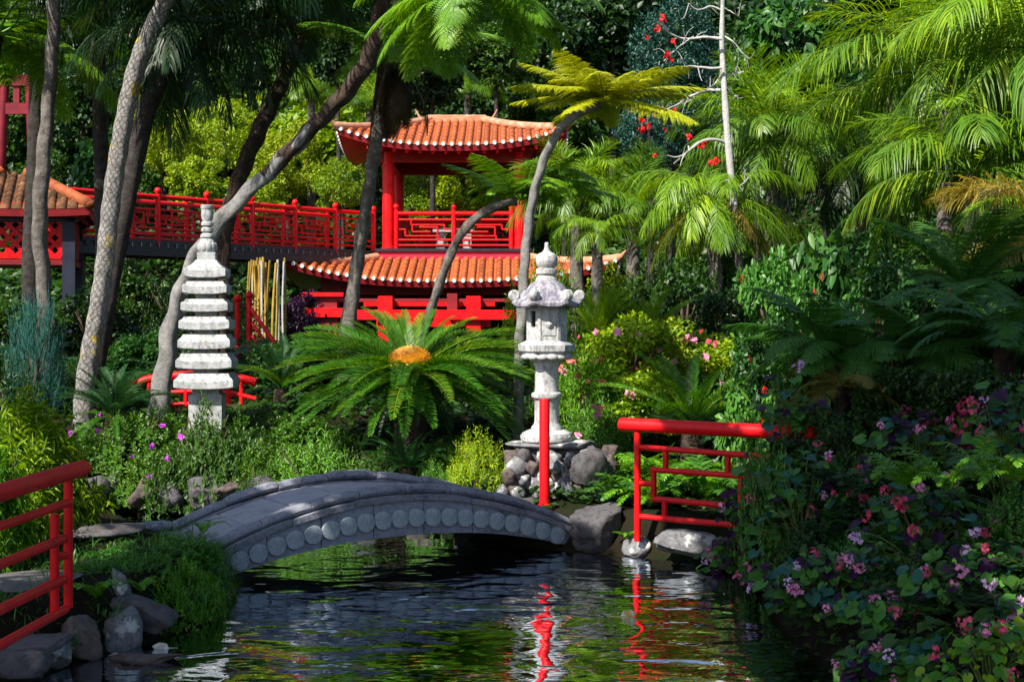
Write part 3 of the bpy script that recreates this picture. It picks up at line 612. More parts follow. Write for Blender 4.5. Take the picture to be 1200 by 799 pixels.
# ================================================================== ROOF SYSTEM
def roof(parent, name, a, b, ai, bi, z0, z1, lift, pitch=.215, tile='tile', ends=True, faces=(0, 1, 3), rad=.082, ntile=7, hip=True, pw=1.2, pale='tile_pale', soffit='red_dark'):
    """hipped roof with swept-up corners: outer half sizes a,b at eave height z0, inner ai,bi at z1"""
    def zf(u, s): return z0 + lift * np.abs(u) ** 2.6 * (1 - s) ** 1.4 + (z1 - z0) * s ** pw
    def pt(face, u, s, dz=0.0):
        A, B, AI, BI = (a, b, ai, bi) if face in (0, 2) else (b, a, bi, ai)
        hw_ = A + (AI - A) * s; hd = B + (BI - B) * s; x, y = u * hw_, -hd
        z = zf(u, s) + dz
        return [(x, y, z), (-y, x, z), (-x, -y, z), (y, -x, z)][face]
    root = None
    V = []; F = []; NU, NS_ = 24, 8
    for f in range(4):
        o0 = len(V)
        for q in range(NS_ + 1):
            for p in range(NU + 1): V.append(pt(f, -1 + 2 * p / NU, q / NS_))
        for q in range(NS_):
            for p in range(NU): k = o0 + q * (NU + 1) + p; F.append((k, k + 1, k + NU + 2, k + NU + 1))
    root = obj(name, mesh(name, V, F, True), M[tile], parent)
    V = []; F = []
    for f in range(4):
        o0 = len(V)
        for q in range(NS_ + 1):
            for p in range(NU + 1):
                u = -1 + 2 * p / NU; x, y, z = pt(f, u, q / NS_ * .97, -.13 - .04 * q / NS_); V.append((x * .985, y * .985, z))
        for q in range(NS_):
            for p in range(NU): k = o0 + q * (NU + 1) + p; F.append((k, k + NU + 1, k + NU + 2, k + 1))
        o1 = len(V)
        for p in range(NU + 1):
            u = -1 + 2 * p / NU; V.append(pt(f, u, .006, -.015)); x, y, z = pt(f, u, .006, -.15); V.append((x * .99, y * .99, z))
        for p in range(NU): k = o1 + 2 * p; F.append((k, k + 1, k + 3, k + 2))
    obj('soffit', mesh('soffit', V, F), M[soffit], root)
    endm = None
    for f in faces:
        A, AI = (a, ai) if f in (0, 2) else (b, bi)
        nc = int(2 * A / pitch); 
        for c in range(nc):
            x = (c + .5) / nc * 2 * A - A; smax = 1.0 if abs(x) <= AI else (A - abs(x)) / (A - AI)
            if smax < .04: continue
            V = []; Fq = []; nt_ = max(1, int(round(ntile * smax))); K = 6
            for q in range(nt_):
                for s_, rr in ((q / nt_ * smax, rad), ((q + 1) / nt_ * smax, rad * .86)):
                    hw_ = A + (AI - A) * s_; u = np.clip(x / max(hw_, 1e-4), -1, 1); c0 = np.array(pt(f, u, s_))
                    side = np.array([(1, 0, 0), (0, 1, 0), (-1, 0, 0), (0, -1, 0)][f], float)
                    for g in range(K + 1):
                        an = math.pi * g / K; V.append(c0 + side * math.cos(an) * rr + np.array((0, 0, 1)) * math.sin(an) * rr * 1.05)
                o0 = q * 2 * (K + 1)
                for g in range(K): Fq.append((o0 + g, o0 + g + 1, o0 + K + 2 + g, o0 + K + 1 + g))
                if q == 0: Fq.append(tuple(range(o0 + K, o0 - 1, -1)))
            obj('cover_tile_row', mesh('cover_tile_row', V, Fq, True), M[tile], root)
            if ends:
                p = np.array(pt(f, np.clip(x / A, -1, 1), 0)); nrm = np.array([(0, -1, 0), (1, 0, 0), (0, 1, 0), (-1, 0, 0)][f], float)
                if endm is None: endm = MB().lathe([(.055, -.02), (.055, .012), (.045, .022), (.01, .018)], 12)
                o = obj('tile_end', endm_mesh(), M['tile_end'], root, p + nrm * .025 + np.array((0, 0, .015)), (math.pi / 2, 0, [0, math.pi / 2, math.pi, -math.pi / 2][f]))
    if hip:
        for f in range(4):
            C = [np.array(pt(f, 1.0, s_, .06)) for s_ in np.linspace(-.0, 1, 12)]
            d = C[0] - C[1]; d /= np.linalg.norm(d); C = [C[0] + d * .22 + np.array((0, 0, .16)), C[0] + d * .08 + np.array((0, 0, .04))] + C
            V, Fq, uv = tube_path(np.array(C), np.array([.02, .06] + [.11] * 12), 8); obj('hip_ridge', mesh('hip_ridge', V, Fq, True), M[pale], root)
    return root
_em = []
def endm_mesh():
    if not _em: _em.append(mesh('tile_end', *[(np.concatenate(q.V), q.F) for q in [MB().lathe([(.052, -.02), (.052, .012), (.043, .022), (.008, .018)], 12)]][0]))
    return _em[0]
_ball = []
def finial_ball(parent, loc, r, mat='red'):
    if not _ball: _ball.append(mesh('finial', *[(np.concatenate(q.V), q.F) for q in [MB().lathe([(.35, -1.25), (.55, -1.1), (.4, -.95), (.78, -.65), (1, -.1), (.9, .45), (.55, .85), (.01, 1.0)], 14)]][0], True))
    return obj('finial', _ball[0], M[mat], parent, loc, None, r)
def rail_panel(root, A, B, h, nb, r=.027, mat='red', zlo=.10, post_h=None, post_r=.062, finial=True, first=True, last=True, down=0.0):
    """railing from A to B (base points): posts with ball finials, a top rail and an interlocking rectangle lattice"""
    A = Vector(A); B = Vector(B); up = Vector((0, 0, 1)); A0 = Vector(root.location)
    P = lambda t, z: tuple(A + (B - A) * t + up * z - A0)
    ph = post_h or h + .10
    for k in range(nb + 1):
        if (k == 0 and not first) or (k == nb and not last): continue
        t = k / nb; MB().tube(P(t, -down), P(t, ph), post_r, n=12).build('post', M[mat], root, True)
        if finial: finial_ball(root, Vector(P(t, ph + .085)), .078, mat)
    MB().tube(P(0, h), P(1, h), .055, n=10).build('top_rail', M[mat], root, True)
    for z in (zlo, zlo + .14, h - .16): MB().tube(P(0, z), P(1, z), r, n=8).build('rail', M[mat], root, True)
    z1, z2, z3 = zlo + .24, h * .55, h - .30
    for k in range(nb):
        T = lambda f: (k + f) / nb
        segs = [((.16, z1), (.74, z1)), ((.26, z3), (.84, z3)), ((.16, z1), (.16, z2)), ((.84, z2), (.84, z3)), ((.05, z2), (.16, z2)), ((.84, z2), (.95, z2)), ((.26, z3), (.26, h - .16)), ((.74, z1), (.74, zlo + .14)), ((.28, z2 - .06), (.28, z3)), ((.72, z1), (.72, z2 + .06)), ((.28, z2 - .06), (.60, z2 - .06)), ((.40, z2 + .06), (.72, z2 + .06))]
        for (f0, a0), (f1, a1) in segs: MB().tube(P(T(f0), a0), P(T(f1), a1), r * .9, n=6).build('lattice_bar', M[mat], root, True)

# ================================================================== PAVILION
PX, PY = -1.52, 38.9; pg = G(PX, 36.5)
pav = thing('pavilion', 'two storey red pavilion with curved terracotta tile roofs', 'pavilion', (PX, PY, pg))
Z = lambda py, d: EYE + (HOR - py) * d / FPX - pg
zfl = Z(294, 37.2)
# upper roof
ur = roof(pav, 'upper_roof', 2.92, 2.92, .72, .10, Z(170, 36.0), Z(143, 38.9), .42, pw=1.12)
MB().box((0, 0, Z(143, 38.9) + .02), (.82, .12, .16), 0, .03).build('ridge', M['tile_pale'], ur)
for s_ in (-1, 1):
    C = spline([(s_ * .8, 0, Z(143, 38.9) + .08), (s_ * .98, 0, Z(143, 38.9) + .10), (s_ * 1.12, 0, Z(143, 38.9) + .34)], 8); V, Fq, uv = tube_path(C, np.linspace(.06, .015, 8), 8); obj('ridge_horn', mesh('ridge_horn', V, Fq, True), M['tile_pale'], ur)
# lower skirt roof
lr = roof(pav, 'lower_roof', 4.15, 4.15, 1.98, 1.98, Z(330, 34.8), Z(304, 37.0), .52, pw=1.15, ntile=6)
# platform
MB().box((0, 0, zfl - .17), (1.97, 1.97, .15), 0, 0).build('platform_fascia', M['magenta'], pav)
MB().box((0, 0, zfl + .012), (2.03, 2.03, .035), 0, 0).build('floor', M['black_steel'], pav)
for sx in (-1, 1):
    for sy in (-1, 1):
        MB().lathe([(.175, zfl + .04), (.175, zfl + .10), (.15, zfl + .12), (.15, Z(190, 37.2) + .25)], 20, (sx * 1.72, sy * 1.72, 0)).build('column', M['red'], pav, True)
zb = Z(186, 37.2)
for s_ in (-1, 1):
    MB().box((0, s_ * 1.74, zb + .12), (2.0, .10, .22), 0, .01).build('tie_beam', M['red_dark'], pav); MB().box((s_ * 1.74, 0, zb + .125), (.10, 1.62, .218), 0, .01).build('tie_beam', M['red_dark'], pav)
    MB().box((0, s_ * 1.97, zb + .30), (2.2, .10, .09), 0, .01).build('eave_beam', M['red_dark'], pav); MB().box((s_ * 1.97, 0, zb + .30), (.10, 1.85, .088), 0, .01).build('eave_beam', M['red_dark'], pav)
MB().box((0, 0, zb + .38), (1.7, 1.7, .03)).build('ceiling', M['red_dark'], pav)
for k in range(14):                    # rafter ends under the front eave
    x = -2.3 + 4.6 * (k + .5) / 14; MB().bar((x, -1.95, Z(170, 36.0) + .06), (x, -2.80, Z(170, 36.0) - .17 + .30 * abs(x / 2.92) ** 2.6), .07, .09).build('rafter', M['red'], pav)
# ground storey
gcol = Z(336, 36.5)
for sx, sy in ((-1, -1), (1, -1), (-1, 1), (1, 1)):
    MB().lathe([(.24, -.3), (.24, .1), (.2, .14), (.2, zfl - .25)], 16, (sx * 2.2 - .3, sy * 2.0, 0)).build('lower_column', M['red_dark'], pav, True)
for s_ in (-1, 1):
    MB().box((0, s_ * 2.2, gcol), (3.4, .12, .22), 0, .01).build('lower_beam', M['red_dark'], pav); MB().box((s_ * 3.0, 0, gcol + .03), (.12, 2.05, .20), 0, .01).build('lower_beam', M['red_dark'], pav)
# railings between the upper columns
for (A, B, lab) in (((-1.50, -1.80), (1.50, -1.80), 1), ((-1.50, 1.80), (1.50, 1.80), 1)):
    rail_panel(pav, Vector((PX + A[0], PY + A[1], pg + zfl + .04)), Vector((PX + B[0], PY + B[1], pg + zfl + .04)), .93, 2, post_h=1.02)
# ground-level gate of beams in front of the pavilion
d0 = 33.6; gt = thing('red_gate', 'red timber gate frame with doubled cross beams under the lower roof', 'gate', (W(480, 0, d0).x, d0, G(W(480, 0, d0).x, d0)))
def gp(px, py): p = W(px, py, d0) - gt.location; return p
for px in (384, 452, 555):
    p = gp(px, 352); MB().box((p.x, 0, p.z / 2 - .1), (.17 if px != 384 else .24, .17, p.z / 2 + .2), 0, .01).build('gate_post', M['red_dark' if px == 384 else 'red'], gt)
for (x0, x1, py, hh, yo, mt) in ((356, 404, 345.5, .05, -.22, 'red'), (360, 403, 366.5, .11, -.22, 'red'), (420, 612, 369, .12, -.22, 'red'), (425, 580, 356.5, .055, .25, 'red'), (440, 575, 379, .09, .25, 'red'), (354, 620, 352, .04, .0, 'red_dark')):
    p0, p1 = gp(x0, py), gp(x1, py); MB().box(((p0.x + p1.x) / 2, yo, p0.z), ((p1.x - p0.x) / 2, .06, hh), 0, .008).build('cross_beam', M[mt], gt)
p = gp(530, 358); MB().box((p.x, .0, p.z), (.12, .12, .28), 0, .01).build('strut', M['red_dark'], gt)
# white stone seat upstairs
tb = thing('stone_bench', 'white stone bench standing behind the pavilion railing', 'bench', (W(532, 0, 37.45).x, 37.48, pg + zfl + .05))
MB().box((0, 0, .50), (.55, .22, .06), 0, .01).build('seat', M['white_stone'], tb)
for s_ in (-1, 1): MB().box((s_ * .34, 0, .22), (.12, .18, .22), 0, .01).build('leg', M['white_stone'], tb)

# ================================================================== ELEVATED WALKWAY
wz = pg + zfl; wA = Vector((W(60, 0, 29.5).x, 29.5, wz)); wB = Vector((PX - 2.05, 37.0, wz)); wd = (wB - wA).normalized(); wn_ = Vector((-wd.y, wd.x, 0)); wl = (wB - wA).length; wang = math.atan2(wd.y, wd.x)
wk = thing('walkway', 'raised footway on a black steel beam leading to the red pavilion', 'walkway', wA, wang)
MB().box((wl / 2, .75, -.06), (wl / 2 - .01, .75, .05)).build('deck', M['black_steel'], wk)
for yy in (.04, 1.46): MB().box((wl / 2, yy, -.25), (wl / 2 - .02, .07, .12)).build('beam', M['black_steel'], wk)
for k in range(40): MB().box((wl * (k + .5) / 40, -.045, -.14), (.05, .02, .05)).build('bracket', M['black_steel'], wk)
for k in (0, 1, 2): MB().box((wl * (.12 + k * .4), .75, -1.6), (.12, .12, 1.3)).build('pier', M['black_steel'], wk)
fr1 = thing('walkway_railing', 'red lattice railing with ball topped posts along the front of the raised walkway', 'railing', wA)
rail_panel(fr1, wA + wn_ * .05, wB + wn_ * .05 - wd * .0, .95, 7, post_h=1.0, down=.30)
fr2 = thing('walkway_railing', 'red lattice railing along the back edge of the raised walkway', 'railing', wA + wn_ * 1.45)
rail_panel(fr2, wA + wn_ * 1.45, wB + wn_ * 1.45 - wd * .3, .95, 6, post_h=1.0, down=.05)

# ================================================================== SMALL HUT AT THE LEFT
hx, hy = W(-16, 0, 27.2).x, 28.8; hg = G(hx, hy)
hut = thing('tea_hut', 'small hut with old tile roof, red lattice panel and dark blue posts', 'hut', (hx, hy, hg), R(13))
ZH = lambda py, d=27.2: EYE + (HOR - py) * d / FPX - hg
hr = roof(hut, 'roof', 1.55, 1.55, .25, .25, ZH(244), ZH(206, 28.8), .05, pitch=.20, tile='tile_shaded', ends=False, rad=.075, pw=1.0, pale='tile', soffit='red_dark')
for sx in (-1, 1):
    for sy in (-1, 1): MB().box((sx * 1.12, sy * 1.12, ZH(262) / 2), (.12, .12, ZH(262) / 2 + .3), 0, .01).build('post', M['blue_wood'], hut)
for s_ in (-1, 1):
    MB().box((0, s_ * 1.30, ZH(244)), (1.45, .06, .13), 0, .01).build('frieze', M['red'], hut); MB().box((s_ * 1.30, 0, ZH(244)), (.06, 1.23, .13), 0, .01).build('frieze', M['red'], hut)
    MB().box((0, s_ * 1.16, ZH(254)), (1.3, .08, .06)).build('lintel', M['blue_wood'], hut)
def lattice(y, half, z0, z1):
    for zc in (z0, z1): MB().box((0, y, zc), (half, .035, .045)).build('lattice_frame', M['red'], hut)
    for xc in (-half, half): MB().box((xc, y, (z0 + z1) / 2), (.045, .036, (z1 - z0) / 2)).build('lattice_frame', M['red'], hut)
    Hh = z1 - z0; nst = 8
    for k in range(-4, nst + 1):
        for sg in (1, -1):
            x0 = -half + (k + .5) * 2 * half / nst; xa, xb = x0, x0 + Hh; za, zb_ = z0, z1
            if xa < -half: za += (-half - xa); xa = -half
            if xb > half: zb_ -= (xb - half); xb = half
            if xb - xa < .06: continue
            MB().bar((sg * xa, y + sg * .012, za), (sg * xb, y + sg * .012, zb_), .02, .075).build('lattice_slat', M['red'], hut)
lattice(-1.14, .98, ZH(299), ZH(254))
MB().box((1.14, 0, (ZH(300) + ZH(254)) / 2), (.03, .96, (ZH(254) - ZH(300)) / 2)).build('side_panel', M['red_dark'], hut)
MB().box((0, -.0, ZH(306)), (1.2, 1.2, .05)).build('floor', M['red_dark'], hut)

# ================================================================== RED TORII UP THE SLOPE, STAIR RAILS, SMALL BRIDGES
td = 42.0; tb_ = W(20, 0, td); tg2 = G(tb_.x, td); to = thing('torii_gate', 'tall red gate with slanting posts half hidden by the palm trunks', 'gate', (tb_.x, td, tg2))
Zt = lambda py: EYE + (HOR - py) * td / FPX - tg2
for s_ in (-1, 1): MB().tube((s_ * .62, 0, -.3), (s_ * .36, 0, Zt(96)), .17, .13, n=14).build('post', M['crimson'], to, True)
MB().box((0, 0, Zt(128)), (.85, .1, .16)).build('tie_beam', M['crimson'], to); MB().box((0, 0, Zt(95)), (1.1, .14, .16)).build('lintel', M['crimson'], to); MB().box((0, 0, Zt(112)), (.09, .08, .32)).build('centre_strut', M['crimson'], to)
st = thing('stair_railing', 'red sloping handrails beside the bamboo, descending from a ball topped post', 'railing', W(292, 420, 26))
for (a, b_, r_) in (((292, 350), (292, 425), .055), ((278, 354), (278, 420), .05), ((345, 432), (345, 452), .05)): MB().tube(W(*a, 26) - st.location, W(*b_, 26) - st.location, r_).build('post', M['red'], st, True)
for px, py in ((292, 347), (278, 351)): finial_ball(st, W(px, py - 1, 26) - st.location, .075)
for k in range(4): MB().tube(W(294, 362 + k * 15, 26) - st.location, W(346, 436 + k * 13, 25.2) - st.location, .04 if k == 0 else .028).build('sloping_rail', M['red'], st, True)
fd = 28.5; fa, fb = W(140, 386, fd), W(252, 386, fd + .4); fz = thing('garden_fence', 'low red fence with ball topped posts beneath the raised walkway', 'fence', fa)
for k in range(7):
    p = fa + (fb - fa) * (k / 6) - fa; MB().tube(p - Vector((0, 0, .5)), p + Vector((0, 0, .52)), .05).build('post', M['red_dark'], fz, True); finial_ball(fz, p + Vector((0, 0, .60)), .085, 'red_dark')
for z_ in (.40, .22, .05): MB().tube(Vector((-.2, 0, z_)), fb - fa + Vector((.2, 0, z_)), .038).build('rail', M['red_dark'], fz, True)
ad_ = 20.6; ar = thing('arched_railing', 'bright red arched bridge railing behind the white pagoda', 'railing', W(225, 480, ad_))
C = spline([W(150, 452, ad_), W(180, 443, ad_), (W(225, 439, ad_)), W(270, 441, ad_), W(300, 448, ad_)], 24); V, Fq, uv = tube_path(off(C, ar), .06, 10); obj('top_rail', mesh('top_rail', V, Fq, True), M['red'], ar)
C2 = C - np.array((0, 0, .24)); V, Fq, uv = tube_path(off(C2, ar), .035, 8); obj('rail', mesh('rail', V, Fq, True), M['red'], ar)
C2 = C - np.array((0, 0, .42)); V, Fq, uv = tube_path(off(C2, ar), .035, 8); obj('rail', mesh('rail', V, Fq, True), M['red'], ar)
for px in (175, 218, 268, 283): p = W(px, 441, ad_) - ar.location; MB().tube(p, p - Vector((0, 0, .62)), .035).build('stile', M['red'], ar, True)
bb = thing('bamboo_clump', 'clump of slim yellow bamboo stalks by the pavilion', 'bamboo', on(312, 32.4)); r4 = np.random.default_rng(8)
for k in range(22):
    px = 288 + 46 * r4.random(); p = W(px, 304 + r4.uniform(-3, 6), 32.4 + r4.uniform(-.3, .3)); q = Vector((p.x + r4.uniform(-.1, .1), p.y, G(p.x, p.y))) ; V, Fq, uv = tube_path(off(spline([q, (q + p) / 2 + Vector((r4.uniform(-.04, .04), 0, 0)), p], 10), bb), .03 * r4.uniform(.7, 1.1), 6); obj('stalk', mesh('stalk', V, Fq, True), M['bamboo' if r4.random() < .75 else 'bark_white'], bb)
# koi carp just under the surface
def koi(px, py, ln, rz, c1, label):
    d = EYE * FPX / (py - HOR); p = W(px, py, d); k = thing('koi_carp', label, 'fish', (p.x, d, -.06), rz)
    m, nt, b, out = nodes('koi_skin'); n = texn(nt, 9, 2); r = ramp(nt, n.outputs[0], [(.42, c1), (.5, c1), (.56, (.7, .66, .6))]); nt.links.new(r.outputs[0], b.inputs['Base Color']); b.inputs['Roughness'].default_value = .35
    C = np.stack([np.linspace(-.5, .5, 14) * ln, .05 * ln * np.sin(np.linspace(0, 4, 14)), np.zeros(14)], 1); rad = ln * .115 * np.array([.15, .22, .34, .52, .7, .85, .95, 1, 1, .97, .9, .75, .5, .1])
    V, Fq, uv = tube_path(C, rad, 12); obj('body', mesh('body', V, Fq, True), m, k)
    T = leaf_t(.35, .05, 0, 1); 
    for (pos, dr, up, s_, nm) in (((-.48, .0, 0), (-1, .1, .25), (0, 1, 0), .22, 'tail_fin'), ((-.48, 0, 0), (-1, .1, -.2), (0, 1, 0), .2, 'tail_fin'), ((.2, .08, -.03), (-.5, .8, -.1), (0, 0, 1), .16, 'side_fin'), ((.2, -.08, -.03), (-.5, -.8, -.1), (0, 0, 1), .16, 'side_fin'), ((.1, 0, .09), (-.9, 0, .25), (0, 1, 0), .24, 'back_fin')):
        V, Fq = scatter(T, np.array([pos]) * ln, [dr], [up], s_ * ln); obj(nm, mesh(nm, V, Fq), m, k)
koi(352, 772, .42, 2.6, (.75, .12, .02), 'orange koi carp just under the dark water'); koi(735, 722, .6, 3.0, (.55, .36, .08), 'golden koi carp swimming below the right railing'); koi(190, 760, .55, .25, (.5, .47, .4), 'pale koi carp near the bank boulders')
# ================================================================== PLANT BUILDERS
def rcurve(L, e0, bend, n, pw=1.3):
    t = np.linspace(0, 1, n); an = e0 - bend * t ** pw; ds = L / (n - 1)
    x = np.concatenate([[0], np.cumsum(np.cos(an[:-1]) * ds)]); z = np.concatenate([[0], np.cumsum(np.sin(an[:-1]) * ds)])
    return np.stack([x, np.zeros(n), z], 1), np.stack([np.cos(an), np.zeros(n), np.sin(an)], 1), np.stack([-np.sin(an), np.zeros(n), np.cos(an)], 1)
def strips(p0, d, side, L, w, droop):   # drooping leaflets: arrays of base, direction, width axis
    g = np.array((0, 0, -1.0)); d1 = unit(d + g * droop[:, None] * .3); d2 = unit(d + g * droop[:, None]); d3 = unit(d + g * droop[:, None] * 1.9)
    L = L[:, None]; w = w[:, None]; a = p0; b = a + d1 * L * .35; c = b + d2 * L * .35; e = c + d3 * L * .3
    V = np.stack([a - side * w * .35, a + side * w * .35, b - side * w, b + side * w, c - side * w * .75, c + side * w * .75, e], 1)
    F = np.array([(0, 2, 3), (0, 3, 1), (2, 4, 5), (2, 5, 3), (4, 6, 5)])[None] + (np.arange(len(p0)) * 7)[:, None, None]
    return V.reshape(-1, 3), F.reshape(-1, 3)
def pinnate(seed, L=2.5, e0=1.0, bend=1.6, n=46, ll=.6, lw=.016, ang=1.0, droop=.6, vee=.25, petiole=.15, rr=.018, prof=None, jit=.12):
    r = np.random.default_rng(seed); C, T, N = rcurve(L, e0, bend, 40); nb = NB()
    V, Fq, uv = tube_path(C, np.linspace(rr, rr * .25, 40), 5); nb.add(V, tri(Fq))
    t = np.linspace(petiole, .995, n); f = t * 39; i0 = np.minimum(f.astype(int), 38); fr_ = (f - i0)[:, None]
    P = C[i0] * (1 - fr_) + C[i0 + 1] * fr_; T_ = T[i0]; N_ = N[i0]
    pr = prof(t) if prof else np.clip(np.sin(np.pi * (.18 + .80 * (t - petiole) / (1 - petiole))) ** .6, .12, 1)
    for s_ in (-1, 1):
        a = ang - .45 * t + r.normal(0, jit * .5, n); sd = np.array((0, s_, 0.0))[None]
        d = unit(np.cos(a)[:, None] * T_ + np.sin(a)[:, None] * sd + N_ * (vee + r.normal(0, jit, n))[:, None])
        side = unit(np.cross(d, N_ + sd * -.25) * 1.0)
        nb.add(*strips(P + r.normal(0, .004, (n, 3)), d, side, ll * pr * r.uniform(.88, 1.08, n), lw * (.55 + .45 * pr), droop * r.uniform(.6, 1.4, n)))
    return nb
def bipinnate(seed, L=1.8, e0=.7, bend=1.1, n=22, pl=.5, np_=15, lw=.030, droop=.35, petiole=.14):
    r = np.random.default_rng(seed); C, T, N = rcurve(L, e0, bend, 40); nb = NB(); V, Fq, uv = tube_path(C, np.linspace(.020, .004, 40), 5); nb.add(V, tri(Fq))
    t = np.linspace(petiole, .985, n); i0 = np.minimum((t * 39).astype(int), 38); pr = np.clip(np.sin(np.pi * (.16 + .82 * (t - petiole) / (1 - petiole))) ** .75, .08, 1)
    T2 = leaf_t(.22, .03, .08); pos = []; dirs = []; ups = []; sc = []
    for k in range(n):
        for s_ in (-1, 1):
            a = 1.2 - .5 * t[k] + r.normal(0, .05); l = pl * pr[k] * r.uniform(.92, 1.06); d = np.cos(a) * T[i0[k]] + np.sin(a) * np.array((0, s_, 0)) + N[i0[k]] * r.normal(.02, .05)
            u = np.linspace(.06, 1, np_); pts = C[i0[k]] + d[None] * (u * l)[:, None] + np.array((0, 0, -1.0))[None] * (droop * l * u ** 2)[:, None]
            tg = np.gradient(pts, axis=0); tg = unit(tg); nn = unit(np.cross(tg, np.cross(N[i0[k]], tg))); sd = np.cross(nn, tg)
            pw_ = np.clip(1.1 - u ** 2 * .95, .12, 1) * lw * 2.6 * (.5 + .5 * pr[k])
            for q in (-1, 1):
                pos.append(pts); dirs.append(sd * q + tg * .55 + np.array((0, 0, -.18))); ups.append(nn); sc.append(pw_)
            V, Fq, _ = tube_path(pts[::4], np.linspace(.004, .0015, len(pts[::4])), 3); nb.add(V, tri(Fq))
    nb.add(*scatter(T2, np.concatenate(pos), np.concatenate(dirs), np.concatenate(ups), np.concatenate(sc))); return nb
def crown_mesh(seed, nc=46, nl=110, leaf=.13, w=.34, shell=.45, clump=.27, kind=0, flat=1.0, droop=.25, up=.7):
    r = np.random.default_rng(seed); nb = NB(); lob = unit(r.normal(size=(6, 3))); amp = r.uniform(.1, .3, 6)
    dc = unit(r.normal(size=(nc, 3))); rad = r.uniform(shell, 1, nc) ** .6 * (.82 + (np.maximum(0, dc @ lob.T) ** 3 @ amp)); cc = dc * rad[:, None] * .82 * np.array((1, 1, flat))
    P = []; D = []; U = []; Sz = []
    for k in range(nc):
        m_ = int(nl * r.uniform(.6, 1.4)); o = unit(r.normal(size=(m_, 3))); o[:, 2] = o[:, 2] * .8 + .15; q = cc[k] + o * (clump * r.uniform(.6, 1.2) * r.uniform(.45, 1, m_) ** .5)[:, None]
        P.append(q); D.append(o * .7 + r.normal(0, .6, (m_, 3)) + np.array((0, 0, -droop))); U.append(np.array((0, 0, up)) + o * .6 + r.normal(0, .35, (m_, 3))); Sz.append(leaf * r.uniform(.6, 1.25, m_))
    nb.add(*scatter(leaf_t(w, .08, .12, kind), np.concatenate(P), np.concatenate(D), np.concatenate(U), np.concatenate(Sz))); return nb.mesh('crown')
def shoot_mesh(seed, n=260, leaves=11, ll=.13, w=.11, rx=1.0, rz=1.0, sl=.28, spread=.9, droop=.4, kind=0, upb=.5):
    """a mound of leafy shoots in a unit dome (half ellipsoid)"""
    r = np.random.default_rng(seed); d = unit(r.normal(size=(n, 3))); d[:, 2] = np.abs(d[:, 2]) * 1.0; rad = r.uniform(.35, 1, n) ** .45 * (.9 + .14 * np.sin(d[:, 0] * 5 + seed) * np.cos(d[:, 1] * 4))
    base = d * rad[:, None] * .86 * np.array((rx, rx, rz)); ax = unit(d * .8 + np.array((0, 0, upb)) + r.normal(0, .25, (n, 3)))
    t = np.linspace(.05, 1, leaves); L = sl * r.uniform(.6, 1.25, n)
    pos = (base[:, None, :] + ax[:, None, :] * (t[None, :] * L[:, None])[..., None] + np.array((0, 0, -1.0)) * (t ** 2)[None, :, None] * .15 * L[:, None, None])
    ph = r.uniform(0, 6.28, (n, 1)) + np.arange(leaves)[None] * 2.4
    x = unit(np.cross(ax, np.array((.3, .2, 1.0)) + r.normal(0, .1, (n, 3)))); y = np.cross(ax, x)
    rd = np.cos(ph)[..., None] * x[:, None] + np.sin(ph)[..., None] * y[:, None]
    dr = rd * spread + ax[:, None] * (.35 + .7 * t[None, :, None]) + np.array((0, 0, -droop * .4)); up = ax[:, None] + r.normal(0, .2, dr.shape) + np.array((0, 0, .4))
    sz = ll * (1.05 - .45 * t)[None] * r.uniform(.75, 1.2, (n, leaves))
    nb = NB(); nb.add(*scatter(leaf_t(w, .05, droop * .35, kind), pos.reshape(-1, 3), dr.reshape(-1, 3), up.reshape(-1, 3), sz.ravel())); return nb.mesh('foliage')
# shared meshes ---------------------------------------------------------------
CROWN = [crown_mesh(100 + k, nc=50, nl=115, leaf=.125 + .02 * (k % 3), flat=(1, .9, 1.1, .85, 1.15, 1)[k]) for k in range(6)]
CROWN_FINE = [crown_mesh(140 + k, nc=60, nl=150, leaf=.085, w=.2, clump=.22) for k in range(2)]
CROWN_BIG = [crown_mesh(150 + k, nc=44, nl=60, leaf=.21, w=.26, clump=.26, kind=1, droop=.9) for k in range(2)]
LEAFY = [crown_mesh(160 + k, nc=60, nl=120, leaf=.10, w=.30, shell=.5, clump=.22, up=.9) for k in range(3)]
SHOOT = [shoot_mesh(170 + k, 300, 11, .14, .10, sl=.30) for k in range(2)]
SHOOT_FINE = [shoot_mesh(180 + k, 460, 11, .085, .16, sl=.22, spread=.8, droop=.15) for k in range(3)]
ASP = [shoot_mesh(410 + k, 620, 15, .06, .11, sl=.34, spread=.9, droop=.6, upb=.25) for k in range(2)]
AZAL = [shoot_mesh(420 + k, 520, 10, .10, .25, sl=.20, spread=.9, droop=.2) for k in range(3)]
BAMB = [shoot_mesh(185 + k, 420, 9, .19, .075, sl=.26, spread=.75, droop=.8) for k in range(2)]
PALM = {k: [pinnate(200 + 10 * j + s_, L=2.6, e0=e, bend=b_, n=50, ll=.84, lw=.0145, ang=1.05, droop=dr, vee=v, jit=.2).mesh('frond') for s_ in range(2)] for j, (k, e, b_, dr, v) in enumerate((('up', 1.35, .9, .25, .35), ('mid', 1.0, 1.5, .55, .25), ('arch', .65, 1.7, 1.1, .1), ('droop', .1, 1.5, 1.6, -.1), ('hang', -.6, .85, 1.6, -.2)))}
TFERN = {k: [bipinnate(300 + 10 * j + s_, L=1.9, e0=e, bend=b_).mesh('frond') for s_ in range(2)] for j, (k, e, b_) in enumerate((('up', .95, 1.0), ('flat', .45, .85), ('arch', .55, 1.5), ('droop', .0, 1.0), ('fan', .55, .45)))}
FERN = [pinnate(340 + k, L=.85, e0=1.15, bend=1.5 + .3 * k, n=34, ll=.15, lw=.014, ang=1.25, droop=.25, vee=.05, petiole=.12, rr=.006).mesh('frond') for k in range(3)]
